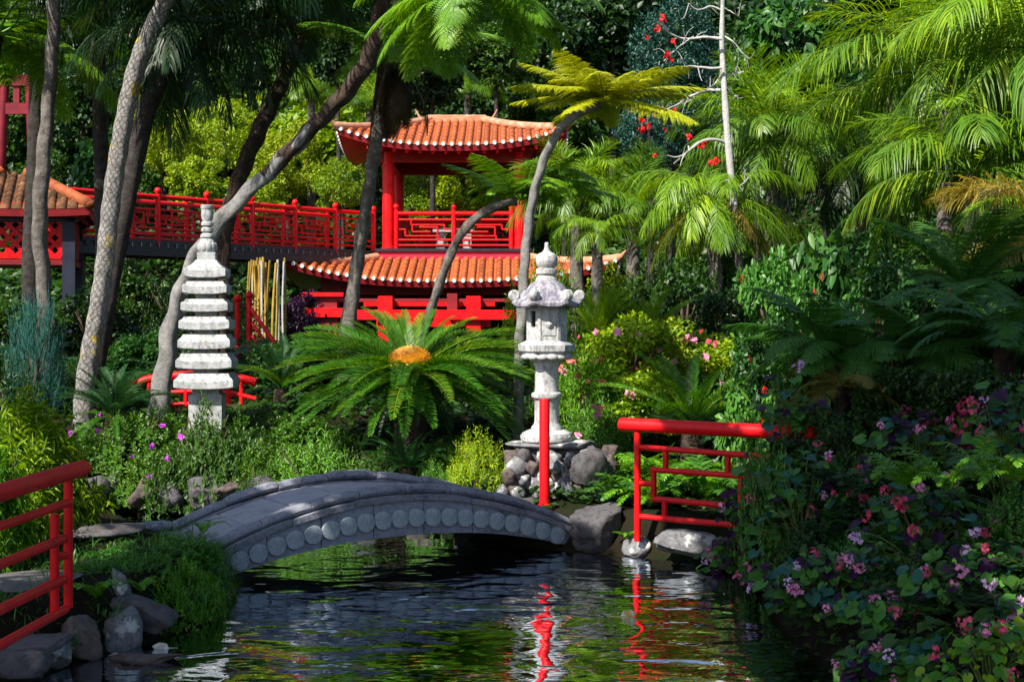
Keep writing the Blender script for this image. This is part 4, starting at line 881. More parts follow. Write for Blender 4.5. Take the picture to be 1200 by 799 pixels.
cyp = lambda t: np.clip(np.sin(np.pi * (.14 + .84 * t)) ** .45, .15, 1)
CYCAD = {k: [pinnate(360 + 10 * j + s_, L=1.5, e0=e, bend=b_, n=92, ll=.19, lw=.0062, ang=1.0, droop=.08, vee=.38, petiole=.08, rr=.013, prof=cyp, jit=.05).mesh('frond') for s_ in range(2)] for j, (k, e, b_) in enumerate((('up', 1.15, .7), ('mid', .65, .85), ('low', .3, .75), ('hang', -.15, .6)))}
def fronds(root, meshes, n, mat, loc, az0=0.0, az1=2 * math.pi, tilt=(0, 0), sc=(1, 1), seed=0, name='frond', jit=.25, roll=.15, mats=None):
    r = np.random.default_rng(seed)
    for k in range(n):
        a = az0 + (az1 - az0) * (k + .5) / n + r.normal(0, jit); me = meshes[int(r.integers(0, len(meshes)))]; mt = mat if mats is None or r.random() > mats[1] else mats[0]
        obj(name, me, M[mt], root, loc, (r.normal(0, roll), -r.uniform(*tilt) if tilt[0] != tilt[1] else -tilt[0], a), r.uniform(*sc))
def trunk(root, pts, rad, mat, seg=12, n=40, disp=None, name='trunk'):
    C = spline(np.array([list(p) for p in pts]), n); rr = np.interp(np.linspace(0, 1, n), np.linspace(0, 1, len(rad)), rad)
    V, Fq, uv = tube_path(off(C, root), rr, seg, disp); return obj(name, mesh(name, V, Fq, True, uv), M[mat], root)
def lumpy(amp, seed=0.0, ku=3, kv=9):
    def f(u, L): return amp * (np.sin(L[:, None] * kv + 2.0 * np.sin(2 * np.pi * u[None] + seed)) + .7 * np.sin(2 * np.pi * ku * u[None] + L[:, None] * 2.3 + seed))
    return f
def rings(amp, per=.09):
    def f(u, L): return amp * np.abs(np.sin(L[:, None] / per * np.pi + .35 * np.sin(2 * np.pi * 2 * u[None]))) + amp * .6 * np.sin(2 * np.pi * 3 * u[None] + L[:, None] * 5)
    return f
def scales(amp, nu=9, pv=.085):
    def f(u, L):
        a = u[None] * nu; b_ = L[:, None] / pv; s1 = np.abs(((a + b_) % 1.0) - .5) * 2; s2 = np.abs(((a - b_) % 1.0) - .5) * 2
        return -amp * np.maximum(np.clip(s1 * 4 - 3, 0, 1), np.clip(s2 * 4 - 3, 0, 1)) + amp * .5 * (1 - np.maximum(s1, s2))
    return f

# ================================================================== TREES OUT OF FRAME WHOSE CROWNS SHADE THE POND
def big_tree(loc, crowns, label, mat='forest2', tr=.18, name='shade_tree', lean=(0, 0)):
    t = thing(name, label, 'tree', loc, 0, 'broad trees beside the viewpoint'); L = Vector(loc)
    top = Vector((loc[0] + lean[0], loc[1] + lean[1], crowns[0][2] - .3))
    trunk(t, [L - Vector((0, 0, .3)), L + Vector((lean[0] * .25, lean[1] * .2, (top.z - L.z) * .45)), top], (tr * 1.3, tr, tr * .6), 'trunk_dark', 12, 30, lumpy(.012))
    for k, (x, y, z, rx, ry, rz) in enumerate(crowns):
        c = Vector((x, y, z)); trunk(t, [L + (top - L) * .55, (L + (top - L) * .75 + c) / 2 + Vector((0, 0, .2)), c], (tr * .5, tr * .35, .03), 'trunk_dark', 8, 16, name='branch')
        obj('crown', CROWN[k % 6], M[mat], t, c - L, (0, 0, k * 1.1), (rx, ry, rz))
SHADE = [((-6.6, 2.2, .5), [(-6.4, 5.2, 7.2, 1.6, 1.8, .9), (-5.0, 7.3, 7.5, 1.7, 1.6, .9), (-6.2, 6.6, 7.4, 1.1, 1.1, .8), (-6.8, 7.3, 7.3, .9, .85, .7), (-4.6, 8.5, 7.4, .8, .7, .6), (-7.35, 8.45, 7.3, 1.0, .6, .6), (-5.9, 8.95, 7.4, 1.05, .85, .6), (-5.15, 9.6, 7.4, .75, .65, .5), (-4.5, 9.2, 7.4, .45, .4, .4), (-7.2, 3.8, 7.2, 1.7, 1.7, .9), (-4.2, 5.0, 7.6, 1.8, 1.9, .9), (-5.2, 2.6, 7.4, 2, 2, .9)], 'spreading tree on the left bank whose crown hangs over the bridge'),
         ((3.6, -1.0, .8), [(-2.2, 6.2, 7.6, 2.0, 2.0, 1.0), (-.6, 8.2, 7.8, 2.0, 1.8, 1.0), (-2.55, 8.6, 7.7, .65, .5, .4), (1.2, 9.2, 8.0, 2.2, 1.9, 1.0), (.8, 6.2, 7.6, 2.2, 2.0, 1.0), (-2.95, 3.0, 7.4, 1.75, 1.8, .9), (3.2, 7.0, 7.8, 2.2, 2.4, 1.0), (1.7, 3.6, 7.6, 2.0, 2.2, 1.0), (3.6, 10.2, 8.6, 2.0, 2.0, 1.0), (2.3, 12.2, 8.7, 1.9, 1.6, .8), (-.1, 10.7, 8.1, 1.0, .85, .6)], 'spreading tree behind the viewpoint whose crown hangs over the flowers')]
for loc, cr, lb in SHADE: big_tree(loc, cr, lb)
# ================================================================== TREES AND PALMS WITH TRUNKS IN VIEW
def tree_fern(name, label, pts, rad, mat, loc, spec, skirt=0, tseg=14, tn=70, disp=None, group=None, base=None, cat='tree fern', skirt_mat='dead', lay=None):
    t = thing(name, label, cat, Vector(base if base is not None else pts[0]), 0, group)
    if pts is not None: trunk(t, pts, rad, mat, tseg, tn, disp)
    c = Vector(loc) - t.location
    for (fam, kind, n, mt, tilt, sc, seed, *az) in spec: fronds(t, fam[kind], n, mt, c, *(az if az else (0, 2 * math.pi)), tilt=tilt, sc=sc, seed=seed)
    return t
def foot(p): return Vector((p.x, p.y, G(p.x, p.y) - .1))
# A: leftmost grey trunk
p = [W(52, 345, 21), W(46, 260, 21), W(57, 120, 21), W(64, 0, 21), W(70, -120, 21)]
tree_fern('palm_tree', 'grey brown palm trunk in front of the tea hut', [foot(p[0])] + p, (.12, .105, .115, .095, .095, .095), 'trunk_mid', W(70, -125, 21), [(PALM, 'droop', 7, 'palm_dark', (-.1, .2), (.9, 1.1), 1), (PALM, 'arch', 8, 'palm_dark', (0, .3), (.9, 1.1), 2)], disp=lumpy(.012, 1), cat='palm')
p = [W(36, 300, 25), W(40, 200, 25), W(43, 90, 25), W(45, -40, 25)]
tree_fern('palm_tree', 'dark palm trunk standing before the red gate', [foot(p[0])] + p, (.16, .14, .13, .12, .12), 'trunk_dark', W(45, -60, 25), [(PALM, 'droop', 8, 'palm_dark', (-.1, .2), (.9, 1.1), 101), (PALM, 'hang', 6, 'palm_dark', (0, .3), (.8, 1.0), 102)], disp=rings(.01), cat='palm')
# B: scaly leaning palm
p = [W(98, 480, 19), W(103, 430, 19), W(120, 330, 19), W(137, 190, 19), W(160, 80, 19), W(197, -5, 19), W(230, -80, 19)]
tree_fern('palm_tree', 'leaning palm with a pale scaly trunk streaked with yellow lichen', [foot(p[0])] + p, (.135, .132, .13, .12, .118, .12, .115, .11), 'trunk_scaly', W(232, -84, 19), [(PALM, 'arch', 10, 'palm_dark', (0, .3), (.9, 1.1), 3), (PALM, 'droop', 8, 'palm_dark', (-.1, .2), (.9, 1.1), 4)], disp=lumpy(.006, 3, 5, 17), tseg=28, tn=160, cat='palm')
# C: dark leaning trunk behind it, crown in view
p = [W(112, 440, 20.2), W(125, 360, 20.2), W(150, 230, 20.2), W(172, 130, 20.2), W(205, 55, 20.2), W(218, 30, 20.2)]
tree_fern('palm_tree', 'dark leaning palm behind the scaly trunk with drooping shaded fronds', [foot(p[0])] + p, (.13, .12, .12, .12, .13, .12, .10), 'trunk_dark', W(219, 26, 20.2), [(PALM, 'hang', 9, 'palm_dark', (-.1, .3), (.62, .85), 5), (PALM, 'droop', 10, 'palm_dark', (-.1, .2), (.7, .9), 6), (PALM, 'arch', 9, 'palm_dark', (0, .3), (.8, 1.0), 7)], disp=rings(.012), cat='palm')
# D: straight dark trunk
p = [W(121, 300, 24), W(117, 120, 24), W(112, 0, 24), W(110, -80, 24)]
tree_fern('palm_tree', 'straight dark palm trunk behind the leaning palms', [foot(p[0])] + p, (.14, .13, .12, .11, .11), 'trunk_dark', W(110, -60, 24), [(PALM, 'droop', 10, 'palm_dark', (-.2, .2), (1.0, 1.2), 8), (PALM, 'hang', 9, 'palm_dark', (0, .4), (.9, 1.1), 9)], disp=rings(.01), cat='palm')
# E: long curved trunk behind the white pagoda
p = [W(186, 478, 18.8), W(193, 440, 18.8), W(203, 375, 18.8), W(225, 310, 18.8), W(262, 255, 18.8), (W(310, 208, 18.9)), W(368, 148, 19), W(412, 100, 19), W(437, 55, 19), W(448, 0, 19), W(455, -34, 19)]
e_ = tree_fern('tree_fern', 'tree fern with a long curved grey trunk passing behind the white pagoda', [foot(p[0])] + p[:7], (.145, .135, .125, .118, .104, .096, .092, .092), 'trunk_grey', W(456, -38, 19), [(TFERN, 'flat', 9, 'tfern', (-.1, .3), (.95, 1.15), 11), (TFERN, 'arch', 8, 'tfern_dark', (-.2, .1), (.9, 1.1), 12)], disp=lumpy(.022, 2, 3, 11), tn=140)
trunk(e_, p[5:], (.095, .10, .11, .11, .10), 'trunk_brown', 14, 60, lumpy(.014, 4, 4, 14), name='upper_trunk')  # brown fibrous upper part; its dark tone also stands for canopy shade
# F: dark brown trunk
p = [W(260, 330, 22), W(264, 270, 22), W(282, 205, 22), W(312, 135, 22), W(342, 70, 22), W(356, 20, 22)]
tree_fern('tree_fern', 'dark brown tree fern trunk leaning beside the long curved one', [foot(p[0])] + p, (.14, .13, .12, .12, .12, .125, .11), 'trunk_brown', W(358, 12, 22), [(TFERN, 'arch', 10, 'tfern_dark', (-.2, .2), (1.0, 1.3), 13), (TFERN, 'flat', 8, 'tfern_dark', (0, .4), (1, 1.2), 14), (PALM, 'droop', 6, 'palm_dark', (-.1, .2), (.5, .7), 15)], disp=lumpy(.014, 4, 4, 14))
# G: upright trunk in front of the pavilion with a dead skirt
p = [W(408, 392, 21), W(413, 350, 21), W(424, 275, 21), W(437, 190, 21), W(452, 110, 21), W(461, 72, 21)]
g_ = tree_fern('tree_fern', 'tree fern with mottled grey trunk crossing the left side of the pavilion', [foot(p[0])] + p, (.12, .11, .10, .095, .09, .10, .09), 'trunk_mid', W(463, 66, 21), [(TFERN, 'flat', 7, 'tfern', (.0, .35), (.8, 1.0), 16), (TFERN, 'droop', 5, 'tfern', (-.1, .2), (.7, .9), 17, -2.6, -.4)], disp=lumpy(.010, 6, 3, 12))
fronds(g_, TFERN['droop'], 14, 'dead', W(463, 74, 21) - g_.location, tilt=(-1.25, -.7), sc=(.42, .66), seed=18, name='dead_frond')
# H: slim trunk arching right in front of the pavilion
p = [W(494, 405, 20), W(503, 370, 20), W(520, 318, 20), W(538, 278, 20), W(560, 254, 20), W(585, 241, 20), W(606, 236, 20)]
tree_fern('tree_fern', 'slim pale tree fern arching to the right across the pavilion railing', [foot(p[0])] + p, (.08, .072, .066, .062, .06, .065, .065, .06), 'trunk_mid', W(610, 234, 20), [(TFERN, 'fan', 6, 'tfern', (-.1, .3), (.6, .8), 19), (TFERN, 'flat', 7, 'tfern', (-.1, .3), (.6, .85), 119, -1.3, 1.3), (TFERN, 'arch', 6, 'tfern', (-.1, .2), (.66, .88), 20, -1.3, 1.3), (TFERN, 'arch', 4, 'tfern', (-.1, .2), (.4, .5), 121, 2.0, 4.2)], disp=lumpy(.008, 3, 3, 14))
# I: trunk with the golden crown
p = [W(608, 420, 18.6), W(611, 372, 18.6), W(616, 300, 18.6), W(624, 235, 18.6), W(640, 180, 18.6), W(664, 143, 18.6), (W(690, 128, 18.6)), W(704, 122, 18.6)]
tree_fern('tree_fern', 'tree fern with a flat golden yellow crown and leaning grey trunk', [foot(p[0])] + p, (.075, .07, .066, .063, .06, .058, .056, .062, .062), 'trunk_grey', W(708, 118, 18.6), [(TFERN, 'fan', 17, 'tfern_gold', (-.75, -.1), (.45, .76), 22), (TFERN, 'fan', 13, 'tfern_gold', (-.3, .25), (.4, .7), 23), (TFERN, 'up', 4, 'tfern_gold', (-.3, .2), (.3, .5), 24)], disp=lumpy(.008, 5, 3, 16))
# overhead tree fern at the top centre and at the top left
c = W(560, -16, 15.2); p = [W(402, 400, 21.6), W(414, 330, 21.6), W(428, 250, 21.6), W(440, 150, 21.6), W(455, 50, 21.4), W(500, -70, 19), c]
tree_fern('tree_fern', 'bright overhanging tree fern fronds above the pavilion roof', [foot(p[0])] + p, (.09, .08, .075, .07, .08, .08, .08, .08), 'trunk_brown', c, [(TFERN, 'droop', 11, 'tfern', (-.35, .15), (.62, .82), 25), (TFERN, 'arch', 8, 'tfern', (-.5, .0), (.65, .85), 26)])
c = W(-4, 42, 22); tree_fern('tree_fern', 'bright tree fern fronds hanging in from the left above the hut', [Vector((c.x - .5, 22, G(c.x - .5, 22))), Vector((c.x - .4, 22, 4)), c], (.12, .11, .10), 'trunk_brown', c, [(TFERN, 'droop', 7, 'tfern', (-.2, .35), (1.1, 1.4), 27), (TFERN, 'arch', 7, 'tfern', (0, .3), (1.1, 1.4), 28)])
# ------------------------------------------------------------------ feather palms on the right
def palm(px, py, d, label, spec, trad=.13, tm='trunk_mid', lean=0.0, name='feather_palm'):
    c = W(px, py, d); b0 = Vector((c.x + lean, d, G(c.x + lean, d))); return tree_fern(name, label, [b0, (b0 + c) / 2 + Vector((lean * .2, 0, 0)), c], (trad * 1.2, trad, trad * .85), tm, c, spec, disp=rings(.01), cat='palm', tn=50)
pi = math.pi
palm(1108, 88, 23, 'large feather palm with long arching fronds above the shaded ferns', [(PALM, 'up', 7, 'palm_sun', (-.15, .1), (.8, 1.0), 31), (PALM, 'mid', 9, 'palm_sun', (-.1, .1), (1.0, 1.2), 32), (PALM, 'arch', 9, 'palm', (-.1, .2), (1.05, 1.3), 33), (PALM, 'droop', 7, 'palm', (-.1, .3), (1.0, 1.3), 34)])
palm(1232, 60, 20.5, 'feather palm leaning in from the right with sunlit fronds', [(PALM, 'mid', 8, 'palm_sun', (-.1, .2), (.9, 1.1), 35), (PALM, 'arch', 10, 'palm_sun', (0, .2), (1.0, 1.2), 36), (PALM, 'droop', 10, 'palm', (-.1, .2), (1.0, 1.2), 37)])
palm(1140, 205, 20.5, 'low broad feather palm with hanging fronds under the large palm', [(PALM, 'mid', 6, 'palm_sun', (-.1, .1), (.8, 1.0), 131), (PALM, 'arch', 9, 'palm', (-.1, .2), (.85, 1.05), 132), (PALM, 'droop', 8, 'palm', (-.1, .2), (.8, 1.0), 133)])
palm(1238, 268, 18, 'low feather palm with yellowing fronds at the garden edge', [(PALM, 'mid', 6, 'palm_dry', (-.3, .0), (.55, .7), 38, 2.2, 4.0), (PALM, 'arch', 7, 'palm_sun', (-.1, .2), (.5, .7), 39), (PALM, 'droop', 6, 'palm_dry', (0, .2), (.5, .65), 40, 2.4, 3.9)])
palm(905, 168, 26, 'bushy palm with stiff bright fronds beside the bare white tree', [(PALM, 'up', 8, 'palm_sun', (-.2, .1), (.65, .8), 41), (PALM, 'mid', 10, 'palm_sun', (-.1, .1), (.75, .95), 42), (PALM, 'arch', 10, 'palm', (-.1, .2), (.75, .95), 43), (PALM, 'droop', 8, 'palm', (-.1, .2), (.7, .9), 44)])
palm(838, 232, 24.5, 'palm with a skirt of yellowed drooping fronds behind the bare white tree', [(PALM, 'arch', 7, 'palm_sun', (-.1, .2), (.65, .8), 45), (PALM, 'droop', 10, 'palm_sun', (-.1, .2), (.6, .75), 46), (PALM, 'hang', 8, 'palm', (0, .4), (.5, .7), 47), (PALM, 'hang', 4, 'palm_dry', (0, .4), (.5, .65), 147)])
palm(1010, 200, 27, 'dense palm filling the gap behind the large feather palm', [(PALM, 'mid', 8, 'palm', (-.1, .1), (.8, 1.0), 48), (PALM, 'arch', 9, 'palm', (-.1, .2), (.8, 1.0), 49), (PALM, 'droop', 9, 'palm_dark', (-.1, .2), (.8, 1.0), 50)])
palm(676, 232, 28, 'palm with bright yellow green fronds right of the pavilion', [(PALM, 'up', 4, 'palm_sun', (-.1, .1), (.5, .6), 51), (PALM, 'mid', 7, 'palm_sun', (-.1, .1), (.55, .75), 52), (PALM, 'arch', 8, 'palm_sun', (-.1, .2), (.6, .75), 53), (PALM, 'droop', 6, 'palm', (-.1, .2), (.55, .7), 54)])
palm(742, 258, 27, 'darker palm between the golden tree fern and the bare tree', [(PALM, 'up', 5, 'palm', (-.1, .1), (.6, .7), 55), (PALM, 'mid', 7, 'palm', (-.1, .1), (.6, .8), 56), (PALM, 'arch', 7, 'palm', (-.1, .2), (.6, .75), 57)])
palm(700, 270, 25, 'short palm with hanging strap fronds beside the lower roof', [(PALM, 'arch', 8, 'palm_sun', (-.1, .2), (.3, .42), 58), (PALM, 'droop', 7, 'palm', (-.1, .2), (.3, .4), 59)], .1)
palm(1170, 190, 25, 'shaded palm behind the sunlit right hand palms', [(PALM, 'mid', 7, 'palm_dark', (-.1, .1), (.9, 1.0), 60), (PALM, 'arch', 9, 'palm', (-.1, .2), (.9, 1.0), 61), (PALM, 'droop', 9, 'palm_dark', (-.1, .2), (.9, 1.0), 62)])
for k, (px, py, d, s_) in enumerate([(432, 130, 46, .9), (548, 112, 47, .9), (365, 118, 44, .8), (495, 190, 45, .8)]):
    lb = ['small far palm left of the pavilion roof', 'small far palm rising behind the pavilion ridge', 'far palm among the yellow shrubs', 'far palm fronds seen under the pavilion roof'][k]
    palm(px, py, d, lb, [(PALM, 'up', 5, 'palm_sun', (-.1, .1), (.6 * s_, .7 * s_), 70 + k), (PALM, 'mid', 8, 'palm', (-.1, .1), (.6 * s_, .8 * s_), 80 + k), (PALM, 'arch', 8, 'palm', (-.1, .2), (.6 * s_, .8 * s_), 90 + k)], .12)
# ------------------------------------------------------------------ bare white tree with red blossoms
dj = 24.0; p = [W(872, 420, dj), W(868, 330, dj), W(860, 240, dj), W(853, 165, dj), W(848, 90, dj), W(846, 40, dj), W(848, -40, dj)]
bt = thing('bare_tree', 'bare white trunked tree with twisting branches and red blossoms', 'tree', foot(p[0])); trunk(bt, [foot(p[0])] + p[:3], (.11, .085, .075, .066), 'trunk_mid', 12, 40, lumpy(.006)); trunk(bt, p[2:], (.066, .060, .05, .042, .03), 'bark_white', 12, 50, lumpy(.004), name='upper_trunk')
def branch(pts, r0, root=bt, mat='bark_white', twigs=4, seed=0, d=dj):
    r = np.random.default_rng(seed); pp_ = [W(a, b_, d + r.uniform(-.25, .25)) for a, b_ in pts]; trunk(root, pp_, (r0 * .62, r0 * .45, r0 * .25), mat, 8, 30, lumpy(.004, seed, 2, 20), name='branch')
    C = spline(np.array([list(q) for q in pp_]), 30)
    for k in range(twigs):
        c0 = Vector(C[int(r.integers(8, 29))]); e = c0 + Vector((r.uniform(-.35, .2), r.uniform(-.25, .25), r.uniform(-.3, .3))); trunk(root, [c0, (c0 + e) / 2 + Vector((0, 0, r.uniform(-.08, .08))), e], (r0 * .3, r0 * .2, .004), mat, 5, 10, name='twig')
for k, (pts, r0) in enumerate([([(853, 168), (838, 164), (822, 166), (806, 178), (790, 192)], .05), ([(846, 106), (832, 106), (812, 112), (796, 122), (782, 128), (770, 133)], .045), ([(846, 80), (830, 80), (808, 78), (790, 82)], .035), ([(846, 46), (826, 44), (804, 46), (786, 40), (774, 28)], .045), ([(812, 44), (800, 52), (788, 62), (778, 72)], .028), ([(846, 12), (832, 8), (818, 12), (806, 4)], .035), ([(848, 42), (860, 50), (868, 60), (876, 68)], .02), ([(850, 90), (862, 86), (872, 84)], .02), ([(852, 105), (858, 112), (866, 112)], .018), ([(846, 86), (838, 98), (826, 106)], .022), ([(849, 10), (860, 16), (868, 22)], .018), ([(868, 372), (850, 368), (838, 372)], .02), ([(868, 372), (885, 372), (900, 376)], .018), ([(858, 210), (846, 214), (835, 224)], .022), ([(860, 225), (872, 214), (880, 205)], .022)]): branch(pts, r0, seed=k)
def flower_mesh(seed, n=16, rad=.09, size=.035, petals=5, hang=False, kind=1):
    r = np.random.default_rng(seed); nb = NB(); c = unit(r.normal(size=(n, 3))) * (rad * r.uniform(.3, 1, n) ** .5)[:, None] * np.array((1, 1, .75)); P = []; D = []; U = []
    for k in range(n):
        ax = unit(c[k] + r.normal(0, .03, 3) + np.array((0, -.02, .02))); x = unit(np.cross(ax, r.normal(size=3))); y = np.cross(ax, x)
        for q in range(petals):
            a = q * 2 * math.pi / petals; P.append(c[k]); D.append(math.cos(a) * x + math.sin(a) * y + ax * .35); U.append(ax)
    nb.add(*scatter(leaf_t(.42, .05, .05, 1), np.array(P), np.array(D), np.array(U), size * r.uniform(.7, 1.2, len(P)))); return nb.mesh('flower_cluster')
FLW = [flower_mesh(k) for k in range(4)]; FLS = [flower_mesh(10 + k, 7, .045, .04) for k in range(3)]; FL1 = [flower_mesh(20 + k, 2, .012, .06) for k in range(3)]
r5 = np.random.default_rng(4)
for px, py in [(770, 34), (776, 22), (785, 68), (782, 64), (752, 140), (760, 148), (768, 132), (752, 152), (778, 128), (790, 130), (808, 160), (825, 168), (822, 172), (838, 190), (832, 192), (768, 182), (780, 152), (758, 44), (790, 50)]:
    obj('blossom', FLS[int(r5.integers(0, 3))], M['scarlet'], bt, W(px, py, dj - .1) - bt.location, tuple(r5.uniform(0, 3, 3)), r5.uniform(.7, 1.2))

# ================================================================== THE WOOD ON THE SLOPE
def bgtree(px, py, d, rpx, mat, me, label, group=None, sz=1.0, name='tree', cat='tree', seed=0):
    c = W(px, py, d); r_ = S(rpx, d); b0 = Vector((c.x, d, G(c.x, d))); t = thing(name, label, cat, b0, 0, group)
    if c.z - b0.z > .3: trunk(t, [b0 - Vector((0, 0, .3)), (b0 + c) / 2 + Vector((.05 * r_, 0, 0)), c + Vector((0, 0, r_ * .3))], (r_ * .09, r_ * .07, r_ * .03), 'trunk_dark', 8, 14)
    obj('crown', me, M[mat], t, c - b0, (0, 0, seed * 1.37), (r_, r_, r_ * sz)); return t
r6 = np.random.default_rng(21)
for d, py, rp in ((50, 205, 62), (56, 120, 66), (63, 45, 66), (72, -25, 66)):
    for k in range(19):
        px = -70 + 1340 * (k + .5 + r6.uniform(-.3, .3)) / 19; mt = 'forest' if r6.random() < .62 else 'forest2'
        if 150 < px < 430 and d < 57 and py > 100: mt = 'bright' if d < 53 else 'forest2'
        bgtree(px, py + r6.uniform(-25, 25), d + r6.uniform(-2, 2), rp * r6.uniform(.85, 1.3), mt, CROWN[int(r6.integers(0, 6))], 'dark evergreen tree in the dense wood on the slope' if mt == 'forest' else 'leafy mid green tree in the dense wood on the slope' if mt == 'forest2' else 'sunlit yellow green tree in the wood left of the pavilion', 'trees of the wood on the slope' if mt != 'bright' else 'sunlit trees left of the pavilion', r6.uniform(.9, 1.25), seed=k)
for k, (px, py, d, rp, mt, me, sz, lb) in enumerate([
    (190, 165, 43, 48, 'yellow', CROWN_FINE[0], 1.1, 'yellow green bush above the left end of the walkway'), (262, 160, 44, 52, 'bright', CROWN_FINE[1], 1.0, 'bright feathery bush above the walkway between the trunks'), (335, 190, 43, 55, 'yellow', CROWN_FINE[0], 1.0, 'large yellow flowering bush behind the walkway railing'), (400, 215, 42, 40, 'bright', CROWN_FINE[1], 1.0, 'yellow green bush next to the pavilion steps'), (225, 215, 41.5, 40, 'bright', LEAFY[0], .9, 'leafy green bush behind the lattice of the walkway'), (300, 235, 41, 45, 'bright', LEAFY[1], .8, 'low bright bush behind the walkway posts'), (150, 230, 42, 40, 'forest2', LEAFY[2], 1.0, 'green bush behind the dark leaning palm'),
    (480, 255, 44, 42, 'bright', CROWN_FINE[0], .9, 'bright bush seen through the pavilion on its left'), (540, 240, 44.5, 56, 'yellow', LEAFY[0], 1.0, 'leafy bush with pink specks seen through the pavilion'), (590, 225, 45, 40, 'bright', LEAFY[1], 1.0, 'bright bush seen through the pavilion on its right'), (500, 215, 45, 50, 'bright', CROWN_FINE[1], .8, 'feathery green bush under the pavilion eaves'),
    (655, 60, 47, 58, 'forest', CROWN[1], 1.1, 'dark rounded evergreen above the golden tree fern'), (715, 20, 48, 60, 'forest', CROWN[2], 1.0, 'dark evergreen above the red blossoms'), (620, 125, 46, 40, 'forest2', CROWN[3], 1.0, 'small leaved dark tree right of the pavilion roof'), (660, 165, 44, 42, 'forest2', CROWN[5], 1.0, 'dark green tree beside the pavilion eave'),
    (785, 60, 38, 60, 'blue', CROWN_FINE[0], 1.2, 'blue green conifer behind the bare white tree'), (760, 150, 37, 52, 'blue', CROWN_FINE[1], 1.1, 'lower blue green conifer behind the golden tree fern'), (830, 130, 38, 48, 'blue', CROWN_FINE[1], 1.2, 'dark blue green conifer right behind the white trunk'),
    (920, 45, 34, 62, 'glossy', CROWN_BIG[0], 1.1, 'glossy long leaved tree above the right hand palms'), (965, 105, 35, 52, 'glossy', CROWN_BIG[1], 1.0, 'glossy leaved tree behind the large feather palm'), (885, 100, 35.5, 45, 'glossy', CROWN_BIG[1], 1.1, 'glossy leaved tree just right of the white trunk'), (1040, 20, 40, 60, 'forest', CROWN[0], 1.0, 'dark tree behind the top of the large feather palm'), (1130, 10, 40, 60, 'forest', CROWN[4], 1.0, 'dark tree behind the right hand palms'),
    (20, 150, 47, 55, 'forest2', CROWN[0], 1.2, 'green tree behind the red gate on the slope'), (95, 120, 46, 50, 'forest', CROWN[3], 1.2, 'dark tree between the palm trunks'), (60, 215, 45, 45, 'forest2', LEAFY[1], 1.0, 'green bush between the hut and the small grey lantern'), (120, 195, 44, 40, 'glossy', CROWN_BIG[0], 1.0, 'broad leaved bush behind the straight dark palm'), (450, 40, 40, 45, 'forest2', CROWN[4], 1.2, 'leafy tree behind the crown of the curved tree fern'), (395, 60, 42, 42, 'forest', CROWN[1], 1.2, 'dark tree behind the leaning brown trunk'), (505, 85, 43, 45, 'forest', CROWN[2], 1.0, 'dark tree above the pavilion ridge'), (580, 60, 43, 50, 'forest2', CROWN[3], 1.0, 'dark tree behind the bright overhanging fronds')]):
    bgtree(px, py, d, rp, mt, me, lb, None, sz, 'bush' if 'bush' in lb else 'tree', 'bush' if 'bush' in lb else 'tree', k)
# ================================================================== SHRUBS, CYCADS, FERNS
def shrub(px, pytop, d, wpx, mat, me, label, group=None, name='shrub', depth=1.0, seed=0, cat='shrub', flowers=None, dome=True, zb=None, tw=True):
    x = (px - 600) / FPX * d; g = G(x, d) if zb is None else zb; top = EYE + (HOR - pytop) / FPX * d; H = max(.15, top - g); w_ = S(wpx, d) / 2
    t = thing(name, label, cat, (x, d, g), 0, group)
    if dome: obj('foliage', me, M[mat], t, (0, 0, -.02), (0, 0, seed * 1.1), (w_, w_ * depth, H))
    else: obj('foliage', me, M[mat], t, (0, 0, H * .5), (0, 0, seed * 1.1), (w_, w_ * depth, H * .52))
    if tw:
        r = np.random.default_rng(seed + 999); nb = NB()
        for k in range(7):
            e = np.array((r.uniform(-.6, .6) * w_, r.uniform(-.6, .6) * w_ * depth, H * r.uniform(.5, .85))); V, Fq, _ = tube_path(spline([(0, 0, -.08), e * np.array((.35, .35, .55)), e], 8), np.linspace(.022, .006, 8) * max(.5, H), 5); nb.add(V, tri(Fq))
        obj('stems', nb.mesh('stems', True), M['stem_brown'], t)
    if flowers:
        fm, mt, n, sc, seed_ = flowers; r = np.random.default_rng(seed_)
        for k in range(n):
            a = r.uniform(-2.9, -.25); el = r.uniform(.1, 1.25); p = Vector((math.cos(a) * math.cos(el) * w_ * .98, math.sin(a) * math.cos(el) * w_ * depth * .98, math.sin(el) * H * .98))
            obj('flower', fm[int(r.integers(0, len(fm)))], M[mt if isinstance(mt, str) else mt[int(r.integers(0, len(mt)))]], t, p, tuple(r.uniform(0, 3, 3)), sc * r.uniform(.7, 1.25))
    return t
def fern(px, d, n, L, mat, label, group=None, seed=0, zoff=0.0, fam=None, name='fern', tilt=(-.25, .15), x=None):
    p = on(px, d, zoff); t = thing(name, label, 'fern', p, 0, group); fronds(t, fam or FERN, n, mat, (0, 0, 0), tilt=tilt, sc=(L * .75, L * 1.15), seed=seed); return t
